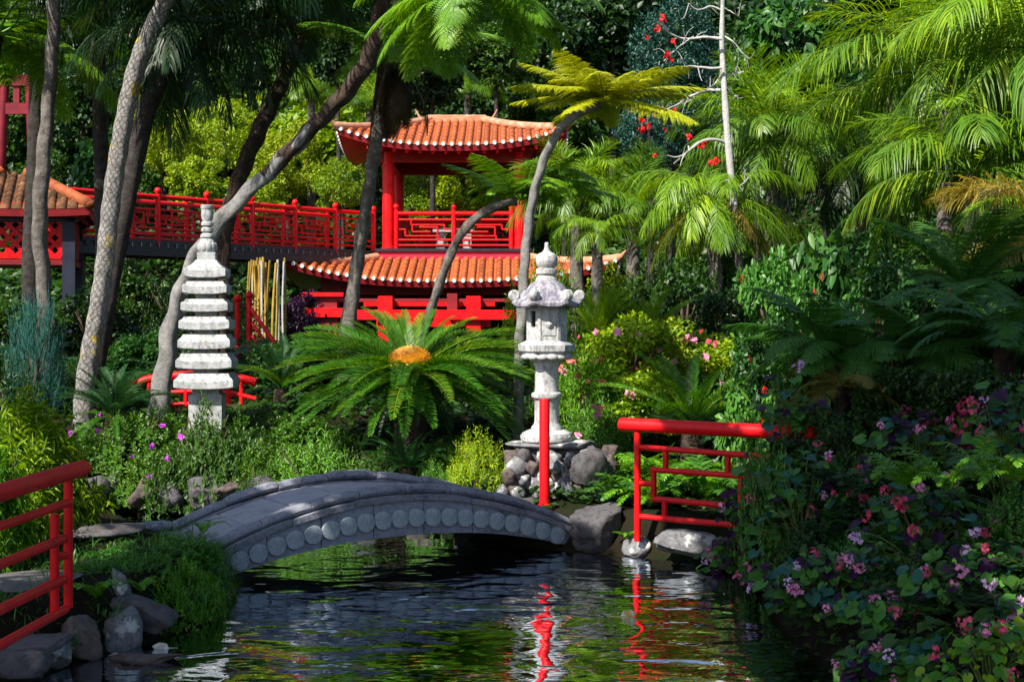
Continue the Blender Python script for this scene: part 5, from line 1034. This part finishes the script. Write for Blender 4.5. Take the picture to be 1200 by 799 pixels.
def cycad(px, py, d, spec, label, trunk_r=.18, mat='trunk_brown', cone=False):
    c = W(px, py, d); b0 = Vector((c.x, d, G(c.x, d) - .05)); t = thing('cycad', label, 'cycad', b0)
    if c.z - b0.z > .05: trunk(t, [b0, (b0 + c) / 2, c], (trunk_r, trunk_r, trunk_r * .8), mat, 24, 40, scales(.02, 7, .09))
    for kind, n, mt, tilt, sc, seed, *az in spec: fronds(t, CYCAD[kind], n, mt, c - b0, *(az or (0, 2 * pi)), tilt=tilt, sc=sc, seed=seed, jit=.12)
    if cone:
        r = np.random.default_rng(6); k = 620; i_ = np.arange(k); el = np.arcsin(1 - i_ / k * .98); a = i_ * 2.399963; D = np.stack([np.cos(a) * np.cos(el), np.sin(a) * np.cos(el), np.sin(el)], 1)
        nb = NB(); core = IV2 * np.array((.92, .92, .80)); nb.add(core, IF2); nb.add(*scatter(leaf_t(.42, .25, -.2, 1), D * .88, D + np.array((0, 0, .25)) + r.normal(0, .12, D.shape), np.cross(D, unit(np.cross(D, np.array((.01, 0, 1)))) * -1.0) + np.array((0, 0, .3)), .21 * r.uniform(.8, 1.2, k)))
        obj('seed_cone', nb.mesh('seed_cone'), M['cone'], t, c - b0 + Vector((0, -.06, .16)), None, (.28, .28, .21))
    return t
# the big sago with its cone
cycad(481, 441, 17.6, [('up', 20, 'cycad', (-.25, .1), (.55, .8), 1, -.2, pi + .2), ('mid', 40, 'cycad', (-.2, .1), (.85, 1.1), 2, -.35, pi + .35), ('low', 46, 'cycad', (-.15, .15), (.95, 1.18), 3), ('hang', 34, 'cycad', (-.15, .2), (.85, 1.12), 4), ('hang', 12, 'cycad_dark', (-.7, -.3), (.5, .8), 44)], 'large cycad with a wide rosette of glossy fronds and a golden seed cone', .2, cone=True)
cycad(133, 487, 18.0, [('up', 14, 'cycad_dark', (-.15, .2), (.45, .58), 5), ('mid', 16, 'cycad_dark', (-.1, .2), (.5, .6), 6), ('low', 8, 'cycad', (-.6, -.1), (.45, .55), 7)], 'small dark cycad on the bank below the scaly palm', .13)
cycad(478, 548, 16.9, [('up', 9, 'cycad_dark', (-.2, .1), (.36, .46), 8), ('mid', 11, 'cycad_dark', (-.1, .2), (.38, .5), 9), ('low', 8, 'cycad_dark', (-.1, .2), (.34, .44), 10)], 'young dark cycad growing under the big one', .08)
cycad(700, 400, 20.5, [('up', 18, 'palm_sun', (-.1, .15), (.6, .8), 11), ('mid', 10, 'palm', (-.1, .2), (.5, .65), 12)], 'upright yellow green cycad right of the lantern roof', .12)
cycad(760, 405, 21.0, [('up', 16, 'palm_sun', (-.1, .15), (.55, .72), 13), ('mid', 10, 'palm', (-.1, .2), (.5, .6), 14)], 'upright cycad among the pink flowered shrubs', .12)
cycad(812, 500, 17.0, [('up', 10, 'cycad', (-.2, .1), (.6, .8), 15), ('mid', 14, 'cycad', (-.1, .2), (.7, .9), 16), ('low', 10, 'cycad_dark', (-.1, .2), (.6, .8), 17)], 'broad cycad behind the right railing', .15)
cycad(330, 455, 20.5, [('up', 10, 'cycad_dark', (-.2, .1), (.5, .7), 18), ('mid', 12, 'cycad', (-.1, .2), (.55, .7), 19)], 'shaded cycad at the foot of the stair rails', .12)
# far bank, left to right
AZ = 'azaleas on the far bank'
for k, (px, top, d, w_, lb) in enumerate([(165, 468, 17.9, 160, 'azalea mound left of the white pagoda with bright purple flowers'), (215, 502, 17.5, 130, 'low azalea in front of the curved grey trunk'), (285, 484, 17.7, 150, 'azalea mound right of the white pagoda'), (345, 475, 18.4, 140, 'azalea behind the fresh green leafy bush'), (105, 500, 17.9, 110, 'azalea beside the foot of the scaly palm'), (255, 468, 18.7, 120, 'azalea growing behind the white pagoda base'), (180, 515, 17.6, 130, 'low azalea above the far bank boulders with a purple flower'), (300, 468, 19.2, 130, 'azalea below the red stair rails'), (243, 464, 17.4, 130, 'azalea hiding the base of the white pagoda'), (322, 505, 17.3, 130, 'azalea touching the fresh green leafy bush'), (400, 500, 17.6, 100, 'azalea under the left fronds of the big cycad'), (445, 520, 17.1, 90, 'dark azalea left of the young cycad'), (525, 505, 17.2, 100, 'dark azalea between the young cycad and the lime bush')]):
    shrub(px, top, d, w_, 'azalea' if k % 3 else 'azalea_light', AZAL[k % 3], lb, AZ, depth=.7, seed=k, name='azalea', flowers=(FL1, 'violet', 3, .75, k) if k in (0, 1, 4, 6) else None)
shrub(370, 508, 17.0, 165, 'fresh', SHOOT[0], 'fresh green leafy bush between the azaleas and the young cycad', depth=.5, seed=11)
shrub(300, 535, 16.9, 80, 'azalea', SHOOT_FINE[1], 'low dark bush at the water edge beside the fresh green bush', depth=.5, seed=12)
shrub(560, 500, 16.2, 140, 'lime', SHOOT[1], 'lime green narrow leaved bush beside the rubble plinth', depth=.6, seed=13)
shrub(512, 540, 16.3, 80, 'fresh', SHOOT[0], 'small green bush at the bridge parapet', depth=.6, seed=14)
shrub(20, 462, 12.6, 215, 'lime', BAMB[0], 'sunlit yellow green bamboo like bush behind the near railing', depth=.9, seed=15, zb=.42)
shrub(-20, 500, 11.4, 130, 'fresh', BAMB[1], 'green bamboo like bush behind the left handrail', depth=.9, seed=16, zb=.42)
shrub(75, 560, 12.9, 70, 'fresh', BAMB[1], 'low green bush at the corner of the left path', depth=.9, seed=17, zb=.42)
shrub(140, 608, 13.7, 50, 'lime', SHOOT_FINE[0], 'tiny yellow green plant beside the bridge end', seed=18, zb=.3)
# blue green juniper at the left
jn = shoot_mesh(400, 700, 14, .085, .10, sl=.30, spread=.45, droop=-.1, upb=1.1)
shrub(42, 335, 19.5, 100, 'juniper', jn, 'blue green juniper in front of the hut', depth=.8, seed=19, name='juniper')
# dark under-storey below the walkway
US = 'shaded undergrowth below the walkway'
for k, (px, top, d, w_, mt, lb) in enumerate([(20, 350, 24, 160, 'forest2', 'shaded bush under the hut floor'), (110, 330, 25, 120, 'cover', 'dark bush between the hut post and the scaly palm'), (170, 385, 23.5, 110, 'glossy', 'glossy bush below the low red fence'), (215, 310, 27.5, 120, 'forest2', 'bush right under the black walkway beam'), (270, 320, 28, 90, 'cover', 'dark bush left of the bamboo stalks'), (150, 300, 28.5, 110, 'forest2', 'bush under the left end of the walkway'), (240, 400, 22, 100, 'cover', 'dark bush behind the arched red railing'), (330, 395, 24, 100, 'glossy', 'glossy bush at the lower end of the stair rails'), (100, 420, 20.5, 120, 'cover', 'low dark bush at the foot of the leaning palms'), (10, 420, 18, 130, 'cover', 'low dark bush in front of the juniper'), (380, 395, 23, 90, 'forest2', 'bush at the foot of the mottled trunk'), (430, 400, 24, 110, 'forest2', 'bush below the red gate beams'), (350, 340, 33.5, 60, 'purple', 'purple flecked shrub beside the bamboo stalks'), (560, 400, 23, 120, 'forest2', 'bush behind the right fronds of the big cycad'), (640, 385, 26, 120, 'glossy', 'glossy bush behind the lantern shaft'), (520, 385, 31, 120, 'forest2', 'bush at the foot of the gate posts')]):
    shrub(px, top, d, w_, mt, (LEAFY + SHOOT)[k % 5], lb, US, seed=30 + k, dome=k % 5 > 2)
for k, (px, d, n, L) in enumerate([(130, 25, 14, 1.9), (165, 22.5, 16, 1.5), (95, 23, 14, 1.8), (205, 24, 14, 1.6), (245, 25.5, 12, 1.8), (20, 21, 14, 1.6), (150, 20, 14, 1.1)]):
    fern(px, d, n, L, 'tfern_dark' if k % 2 else 'cycad_dark', 'shaded fern on the slope below the walkway', 'ferns below the walkway', 500 + k, fam=FERN)
# right of the lantern: flowering shrubs, ferns
PK = 'pink flowered shrubs behind the right railing'
for k, (px, top, d, w_, mt, fl, lb) in enumerate([(690, 405, 18.2, 130, 'fresh', 12, 'pink flowered shrub next to the lantern platform'), (735, 362, 19.0, 150, 'lime', 18, 'tall bright shrub dotted with coral flowers behind the right railing'), (790, 368, 19.6, 140, 'bright', 14, 'sunlit shrub with pink flowers left of the dark bell shrubs'), (700, 470, 17.2, 110, 'begonia', 7, 'low pink flowered shrub beside the lantern base'), (765, 432, 17.8, 140, 'lime', 9, 'flowering shrub right above the right handrail'), (845, 388, 20.2, 130, 'lime', 5, 'bright shrub at the foot of the bare white tree'), (665, 385, 19.4, 90, 'bright', 9, 'yellow green flowering shrub behind the lantern')]):
    shrub(px, top, d, w_, mt, (SHOOT[0], LEAFY[0], LEAFY[1])[k % 3], lb, PK, seed=60 + k, dome=k % 3 == 0, flowers=(FL1, ('coral', 'rose', 'pink'), fl, 1.0, 60 + k))
for k, (px, d, n, L, mt) in enumerate([(740, 16.2, 16, 1.0, 'fresh'), (790, 15.6, 18, 1.1, 'fresh'), (690, 16.6, 14, .9, 'tfern_dark'), (760, 15.0, 16, .8, 'fresh'), (830, 15.2, 16, 1.0, 'grass'), (720, 15.2, 14, .7, 'grass'), (860, 17.2, 14, 1.2, 'cycad_dark'), (650, 17.5, 14, 1.0, 'cycad_dark')]):
    fern(px, d, n, L, mt, 'fern seen through the right railing', 'ferns behind the right railing', 520 + k)
# dark shrubs with hanging red bells, right middle
HB = [flower_mesh(50 + k, 1, .002, .11, 4) for k in range(2)]
for k, (px, top, d, w_, mt, lb) in enumerate([(915, 285, 16.5, 120, 'begonia', 'tall bell shrub with red hanging flowers right of the white tree trunk'), (975, 265, 17.5, 140, 'glossy', 'glossy bell shrub below the bushy palm'), (900, 370, 15.5, 110, 'glossy', 'bell shrub with red flowers above the right handrail end'), (960, 350, 14.8, 110, 'begonia', 'bell shrub with red flowers next to the dark tree fern'), (1040, 290, 16.5, 130, 'glossy', 'bell shrub under the large feather palm'), (880, 440, 15.2, 90, 'begonia', 'low bell shrub just behind the right railing')]):
    s_ = shrub(px, top, d, w_, mt, CROWN_BIG[k % 2] if k % 2 else LEAFY[k % 3], lb, 'red bell shrubs under the palms', seed=70 + k, dome=False, name='bell_shrub')
    r = np.random.default_rng(900 + k); w0 = S(w_, d) / 2; H = EYE + (HOR - top) / FPX * d - s_.location.z
    for q in range(6): obj('red_bell', FLS[q % 3], M['scarlet'], s_, (r.uniform(-.9, .9) * w0, -w0 * r.uniform(.75, 1.0), H * r.uniform(.25, .9)), (0, 0, r.uniform(0, 6)), (.28, .28, 1.0))
# shaded tree ferns, right middle, with crowns low on short trunks
def low_tfern(px, py, d, label, mt, n, sc, seed, kinds=('flat', 'arch', 'up'), tr=.1):
    c = W(px, py, d); b0 = foot(c); t = thing('tree_fern', label, 'tree fern', b0); trunk(t, [b0, (b0 + c) / 2, c], (tr * 1.2, tr, tr * .9), 'trunk_brown', 12, 24, lumpy(.012))
    for j, kd in enumerate(kinds): fronds(t, TFERN[kd], n, mt, c - b0, tilt=(-.2, .25), sc=sc, seed=seed + j)
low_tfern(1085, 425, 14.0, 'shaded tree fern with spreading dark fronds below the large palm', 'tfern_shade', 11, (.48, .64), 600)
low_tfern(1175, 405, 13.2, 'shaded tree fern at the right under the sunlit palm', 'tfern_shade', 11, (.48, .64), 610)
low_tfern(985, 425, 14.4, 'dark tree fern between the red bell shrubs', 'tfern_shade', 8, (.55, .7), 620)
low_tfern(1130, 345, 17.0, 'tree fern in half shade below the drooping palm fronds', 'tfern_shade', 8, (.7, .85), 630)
low_tfern(985, 452, 13.5, 'small ochre fern tuft above the pink begonias', 'ochre', 5, (.28, .36), 640, ('arch', 'droop'), .03)
for k, (px, top, d, w_, mt, lb) in enumerate([(1010, 330, 18.5, 160, 'forest2', 'dense bush behind the red bell shrubs'), (1100, 270, 19.5, 170, 'forest2', 'dense bush at the foot of the low broad palm'), (1190, 300, 18.0, 150, 'forest', 'dense bush below the yellowing palm fronds'), (870, 330, 21.5, 120, 'forest', 'dark bush around the lower white tree trunk'), (800, 300, 23.5, 130, 'forest2', 'dense bush under the palm with the yellowed skirt'), (930, 300, 22, 130, 'forest2', 'dense bush under the bushy palm'), (740, 320, 24, 110, 'forest2', 'dense bush above the upright cycads'), (1240, 380, 14.5, 170, 'forest', 'dark bush beside the shaded tree ferns at the garden edge'), (1050, 430, 13.4, 150, 'cover', 'dark bush under the spreading shaded tree fern'), (1150, 420, 12.4, 150, 'cover', 'dark bush behind the wine red flowers'), (960, 470, 13.0, 120, 'cover', 'dark bush around the ochre fern tuft'), (1260, 480, 11.5, 150, 'cover', 'dark bush behind the tall begonia')]):
    shrub(px, top, d, w_, mt, LEAFY[k % 3], lb, 'dense bushes under the palms', seed=90 + k, dome=False)
# ================================================================== GRASS MOUND ON THE NEAR LEFT BANK
def grass(px0, px1, d0, d1, n, L, mat, label, seed, bank=None, hang=.5, name='grass'):
    r = np.random.default_rng(seed); d = r.uniform(d0, d1, n); px = r.uniform(px0, px1, n); x = (px - 600) / FPX * d; sd = pond_sd(x, d); k = sd > -.12; x, d = x[k], d[k]; z = np.maximum(ground(x, d), .12) + bank(x, d); n = len(x)
    az = r.uniform(0, 6.28, n); dr = np.stack([np.cos(az) * .7 + .15, np.sin(az) * .7 - .35, r.uniform(.4, 1.4, n)], 1); sd_ = unit(np.cross(dr, np.array((0, 0, 1.0)))); V, F = strips(np.stack([x, d, z], 1), unit(dr), sd_, L * r.uniform(.5, 1.2, n), np.full(n, .0045), np.full(n, hang) * r.uniform(.5, 2.2, n))
    return setp(obj(name, mesh(name, V, F), M[mat]), label, 'grass', None, 'stuff')
gm = lambda cx, cy_, rx, ry, h: (lambda x, y: h * np.clip(1 - ((x - cx) / rx) ** 2 - ((y - cy_) / ry) ** 2, 0, 1) ** .6)
AM = 'feathery mounds on the left bank'
for k, (x, y, zb, H, r_, lb) in enumerate([(-2.72, 11.75, .34, .27, .42, 'feathery green mound on the crest of the left bank'), (-2.85, 12.3, .34, .26, .42, 'feathery green mound touching the left end of the bridge'), (-3.15, 11.7, .36, .2, .42, 'feathery green mound next to the path slab'), (-2.95, 11.2, .34, .24, .36, 'feathery green mound behind the pointed grey stone'), (-2.56, 11.35, -.04, .54, .30, 'feathery green mound drooping into the water'), (-2.58, 11.85, -.04, .58, .30, 'feathery green mound overhanging the pond beside the bridge foot'), (-2.66, 12.42, -.04, .52, .30, 'feathery green mound against the bridge foot'), (-2.66, 11.0, .0, .45, .28, 'feathery green mound above the dark wedge of rock'), (-3.25, 11.1, .36, .16, .32, 'low feathery mound beside the near railing')]):
    shrub(600 + x / y * FPX, HOR - (zb + H - EYE) / y * FPX, y, 2 * r_ / y * FPX, ('fresh_dark', 'fresh', 'grass')[k % 3], (AZAL[0], ASP[1], AZAL[2], SHOOT_FINE[0], AZAL[1])[k % 5], lb, AM, depth=1.0, seed=200 + k, name='feathery_mound', zb=zb, tw=False)
grass(75, 262, 10.75, 12.6, 350, .15, 'grass', 'fine green grass blades among the feathery mounds on the left bank', 1, gm(-2.8, 11.6, .75, .9, .10))
grass(195, 272, 10.7, 12.6, 200, .16, 'grass', 'grass blades trailing from the left bank down to the water', 4, lambda x, y: rng.uniform(-.1, .25, len(x)), 1.3)
grass(-120, 160, 9.6, 11.2, 1300, .11, 'grass', 'short grass tufts between the left bank boulders', 2, gm(-3, 10.4, .5, .6, .12), .3)
grass(-200, 110, 11.2, 14.5, 3500, .14, 'grass', 'grass along the left path under the bamboo bushes', 3, lambda x, y: 0 * x, .3)
fern(238, 12.35, 7, .32, 'fresh', 'little bright fern at the left end of the bridge', None, 700, zoff=.33)
fern(60, 9.75, 8, .3, 'fresh', 'little fern at the foot of the near railing', None, 701, zoff=.02)
fern(112, 10.4, 9, .32, 'fresh', 'little fern above the brown upright boulder', None, 702, zoff=.05)
fern(165, 10.75, 8, .3, 'fresh', 'little fern hanging by the dark wedge of rock', None, 703, zoff=.1)
fern(735, 14.35, 8, .22, 'fresh', 'tiny fern on the big dark bridge rock', None, 704, zoff=.1)
fern(280, 12.75, 7, .3, 'bright', 'small fern at the water line under the bridge end', None, 705, zoff=.02)
# ================================================================== PINK BEGONIAS IN THE RIGHT FOREGROUND
def begonia_leaf(seed):
    r = np.random.default_rng(seed); n = 9; t = np.linspace(0, 1, n); w_ = .46 * np.sin(np.pi * np.clip(t * .93 + .07, 0, 1)) ** .75 * (1 - .35 * t) * 1.25; bend = -.30 * t ** 2; V = []; F = []
    for k in range(n):
        for u in (-1, -.5, 0, .5, 1):
            V.append((t[k] - .14 * abs(u) ** 2 * (1 - t[k]) * 1.6, u * w_[k] * (1.1 if u > 0 else .9), bend[k] + .13 * abs(u) + .03 * math.sin(t[k] * 14 + u * 3)))
    for k in range(n - 1):
        for u in range(4): a = k * 5 + u; F.append((a, a + 5, a + 6, a + 1))
    return mesh('leaf', V, np.array(F), True)
BLEAF = [begonia_leaf(k) for k in range(3)]
def begonia(px, py_top, d, wpx, n, ncl, label, seed, mats=('begonia', 'begonia', 'begonia_blue', 'forest2', 'forest2', 'purple'), fl=('pink', 'lilac', 'rose'), leaf=(.065, .13), name='begonia', low=0.0, zb=None, fsc=(.34, .64), fm=None):
    r = np.random.default_rng(seed); x = (px - 600) / FPX * d; g = (max(G(x, d), .05) if zb is None else zb); H = EYE + (HOR - py_top) / FPX * d - g; w_ = S(wpx, d) / 2; t = thing(name, label, 'flower bush', (x, d, g))
    nb = NB()
    def place(k):
        a = r.uniform(-pi, pi) if r.random() < .35 else r.uniform(-2.9, -.2); el = r.uniform(low, 1.35); rad = r.uniform(.55, 1.0) ** .5
        return np.array((math.cos(a) * math.cos(el) * w_, math.sin(a) * math.cos(el) * w_ * .85, math.sin(el) * H)) * rad, a
    for k in range(int(n * 1.4)):
        p, a = place(k); s_ = r.uniform(*leaf) * (.6 if k % 3 == 0 else 1.0); dr = Vector((math.cos(a) + r.normal(0, .5), math.sin(a) - .5 + r.normal(0, .5), r.uniform(-.75, .25))).normalized(); up = Vector((p[0] / w_ * .5, p[1] / w_ * .6 - .35, .75)) + Vector(r.normal(0, .25, 3)); yy = up.cross(dr).normalized(); zz_ = dr.cross(yy)
        o = obj('leaf', BLEAF[k % 3], M[mats[int(r.integers(0, len(mats)))]], t); o.matrix_local = Matrix.Translation(p) @ Matrix((dr, yy, zz_)).transposed().to_4x4() @ Matrix.Scale(s_, 4)
        if k % 4 == 0:
            V, Fq, _ = tube_path(spline([(r.normal(0, .1) * w_, r.normal(0, .1) * w_, 0), p * np.array((.55, .55, .75)), p], 8), np.linspace(.011, .004, 8), 5); nb.add(V, tri(Fq))
    for k in range(ncl):
        p, a = place(k); p = p * 1.04 / max(.75, np.linalg.norm(p / np.array((w_, w_, H)))) if True else p; p[1] = min(p[1], -.15 * w_); obj('flower_cluster', (fm or FLW)[k % len(fm or FLW)], M[fl[int(r.integers(0, len(fl)))]], t, p, tuple(r.uniform(0, 3, 3)), r.uniform(*fsc))
        V, Fq, _ = tube_path(spline([p * .6, p * .85 + np.array((0, 0, .02)), p], 8), np.linspace(.005, .003, 8), 4); nb.add(V, tri(Fq))
    obj('stems', nb.mesh('stems', True), M['stem_green'], t); return t
begonia(940, 520, 12.0, 150, 130, 13, 'pink begonia bush overhanging the pond beside the right railing', 1, low=-.2)
begonia(985, 640, 10.6, 200, 170, 18, 'pink begonia trailing low over the dark water', 2, low=-.35)
begonia(1085, 560, 10.6, 200, 190, 20, 'large begonia bush full of lilac pink clusters in the middle of the bank', 3, low=-.1)
begonia(1185, 440, 10.8, 170, 170, 16, 'tall begonia on long stems at the garden edge', 4)
begonia(1160, 640, 9.6, 230, 190, 18, 'dense begonia bush at the near corner of the bank', 5, low=-.2)
begonia(1075, 480, 12.2, 170, 140, 12, 'shaded begonia with dark red blooms below the tree ferns', 6, fl=('rose', 'wine', 'pink'))
begonia(925, 430, 13.2, 150, 150, 6, 'begonia with heart shaped leaves at the end of the right railing', 7)
begonia(1165, 722, 8.0, 190, 210, 9, 'sunlit yellow green creeper in the near corner', 8, zb=.15, low=-.2, mats=('fresh', 'fresh_dark', 'bright'), leaf=(.04, .08))
begonia(872, 565, 12.9, 95, 110, 6, 'dark purple leaved plant at the end of the right railing', 9, mats=('purple', 'purple', 'begonia'), leaf=(.07, .11), low=-.2)
begonia(1045, 690, 9.7, 170, 130, 10, 'lower begonia shoots dangling towards the water', 10, low=-.4)
begonia(850, 625, 13.3, 70, 50, 4, 'small begonia hanging over the pale bank rock', 11, low=-.5, leaf=(.06, .10))
begonia(1140, 470, 12.0, 80, 50, 7, 'wine red flowered plant rising among the begonias', 12, mats=('wine', 'begonia'), fl=('wine', 'rose'), fsc=(.7, 1.2))
for k, (px, top, d, w_) in enumerate([(950, 560, 12.6, 160), (1060, 540, 11.6, 220), (1180, 520, 11.2, 220), (1000, 670, 11.2, 150), (1120, 680, 10.2, 230), (1220, 640, 9.6, 200)]):  # filler bushes, leaf colour kept dark to act as deep shade
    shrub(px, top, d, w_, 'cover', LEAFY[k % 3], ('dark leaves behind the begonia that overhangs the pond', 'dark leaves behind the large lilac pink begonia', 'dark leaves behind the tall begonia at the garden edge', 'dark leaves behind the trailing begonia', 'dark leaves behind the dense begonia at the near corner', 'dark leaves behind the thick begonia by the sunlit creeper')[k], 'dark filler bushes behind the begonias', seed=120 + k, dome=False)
for k, (px, d) in enumerate([(1110, 9.6), (1150, 9.9), (1060, 10.0), (1190, 9.2)]): fern(px, d, 9, .55, 'fresh', 'fine fern fronds growing through the begonias', 'ferns among the begonias', 720 + k, zoff=.75)
for k, (px, top, d, w_, mt) in enumerate([(655, 300, 25.5, 90, 'fresh'), (715, 305, 25.8, 90, 'bright'), (775, 285, 25.5, 100, 'forest2'), (850, 285, 25, 100, 'glossy'), (930, 250, 25.5, 120, 'palm'), (1000, 262, 24.5, 120, 'glossy'), (1080, 250, 24.5, 120, 'forest2'), (1160, 250, 22.5, 120, 'palm'), (620, 310, 27.5, 80, 'palm_sun')]):
    shrub(px, top, d, w_, mt, (SHOOT[k % 2], LEAFY[k % 3])[k % 2], ('fresh green bush right of the lower pavilion roof', 'yellow green bush below the bright palm', 'dark bush behind the golden fern trunk', 'glossy bush at the foot of the white tree', 'light green bush under the bushy palm', 'glossy bush hiding the dense palm trunk', 'dark bush hiding the large palm trunk', 'light green bush below the low broad palm', 'yellowish bush touching the pavilion roof corner')[k], None, seed=140 + k, dome=k % 2 == 0)
for k, (px, top, d, w_, mt, lb) in enumerate([(905, 500, 12.7, 110, 'begonia', 'fine leaved plant around the end of the right handrail'), (960, 600, 11.4, 130, 'forest2', 'fine leaved plant under the begonia that overhangs the pond'), (1040, 600, 11.0, 150, 'begonia', 'fine leaved plant between the trailing and the large begonia'), (1120, 620, 10.1, 160, 'forest2', 'fine leaved plant below the large begonia'), (1200, 560, 10.3, 150, 'begonia', 'fine leaved plant below the tall begonia'), (1010, 500, 12.6, 130, 'forest2', 'fine leaved plant under the ochre fern')]):
    shrub(px, top, d, w_, mt, AZAL[k % 3], lb, None, seed=220 + k, depth=.9)
begonia(1130, 735, 8.9, 200, 150, 11, 'begonia hanging down to the water at the near corner', 20, low=-.5, zb=.25)
begonia(1215, 690, 8.7, 180, 150, 10, 'thick begonia beside the sunlit creeper', 21, low=-.3, zb=.3)
begonia(1040, 745, 9.2, 130, 90, 7, 'begonia sprays dipping into the dark water', 22, low=-.6, zb=.12)
begonia(1100, 600, 11.4, 170, 130, 9, 'begonia on the bank between the two large bushes', 23, low=-.1)
begonia(1010, 560, 11.9, 140, 110, 8, 'begonia behind the trailing one with mauve clusters', 24, low=-.1)
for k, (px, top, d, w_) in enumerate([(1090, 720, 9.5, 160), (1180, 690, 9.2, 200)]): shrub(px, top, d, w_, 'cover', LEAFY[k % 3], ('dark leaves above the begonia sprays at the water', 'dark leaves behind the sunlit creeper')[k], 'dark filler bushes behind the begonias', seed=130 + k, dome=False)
for k, (px, top, d, w_, mt, lb) in enumerate([(1310, 470, 12.5, 240, 'cover', 'dark bush on the right slope beyond the tall begonia'), (1340, 590, 10.4, 240, 'begonia', 'green bush on the right bank beyond the thick begonia'), (1340, 360, 15.5, 240, 'forest2', 'bush on the right slope below the leaning palm'), (1420, 520, 11.6, 240, 'cover', 'dark bush high on the right slope'), (-110, 470, 15.5, 200, 'fresh_dark', 'green bush left of the bamboo like bushes'), (-150, 410, 19.5, 220, 'forest2', 'bush left of the juniper'), (-190, 540, 12.4, 180, 'fresh', 'leafy bush along the left path'), (-120, 350, 25, 240, 'forest2', 'bush left of the hut')]):
    shrub(px, top, d, w_, mt, LEAFY[k % 3], lb, None, seed=160 + k, dome=False)
# ================================================================== GROUND COVER
r = np.random.default_rng(79); n = 70000; y = 37 + 45 * r.random(n); x = r.uniform(-.46, .46, n) * y; z = ground(x, y) + r.uniform(0, .5, n)
V, F = scatter(leaf_t(.32, .08, .1), np.stack([x, y, z], 1), r.normal(0, 1, (n, 3)) * np.array((1, 1, .5)) + np.array((0, -.3, .25)), np.array((0, -.4, 1.0)) + r.normal(0, .35, (n, 3)), r.uniform(.22, .45, n)); setp(obj('ground_cover', mesh('ground_cover', V, F), M['forest2']), 'leafy undergrowth covering the wooded slope', 'ground cover', None, 'stuff')
r = np.random.default_rng(77); n = 60000; y = 15 + 28 * r.random(n) ** 1.3; x = r.uniform(-.42, .42, n) * y; sd = pond_sd(x, y); k = sd > .1; x, y = x[k], y[k]; n = len(x); z = ground(x, y) + r.uniform(0, .12, n)
V, F = scatter(leaf_t(.3, .08, .1), np.stack([x, y, z], 1), r.normal(0, 1, (n, 3)) * np.array((1, 1, .3)) + np.array((0, 0, .25)), np.array((0, 0, 1.0)) + r.normal(0, .35, (n, 3)), r.uniform(.06, .16, n) * (1 + (y - 15) / 30)); setp(obj('ground_cover', mesh('ground_cover', V, F), M['cover']), 'low leafy ground cover across the slope', 'ground cover', None, 'stuff')
r = np.random.default_rng(78); n = 9000; x = r.uniform(2.0, 7, n); y = r.uniform(7.5, 15.5, n); k = pond_sd(x, y) > -.05; x, y = x[k], y[k]; n = len(x); z = ground(x, y) + r.uniform(0, .15, n)
V, F = scatter(leaf_t(.3, .08, .1), np.stack([x, y, z], 1), r.normal(0, 1, (n, 3)) * np.array((1, 1, .4)), np.array((0, 0, 1.0)) + r.normal(0, .4, (n, 3)), r.uniform(.06, .13, n)); setp(obj('ground_cover', mesh('ground_cover', V, F), M['cover']), 'dark leafy ground cover under the begonias', 'ground cover', None, 'stuff')
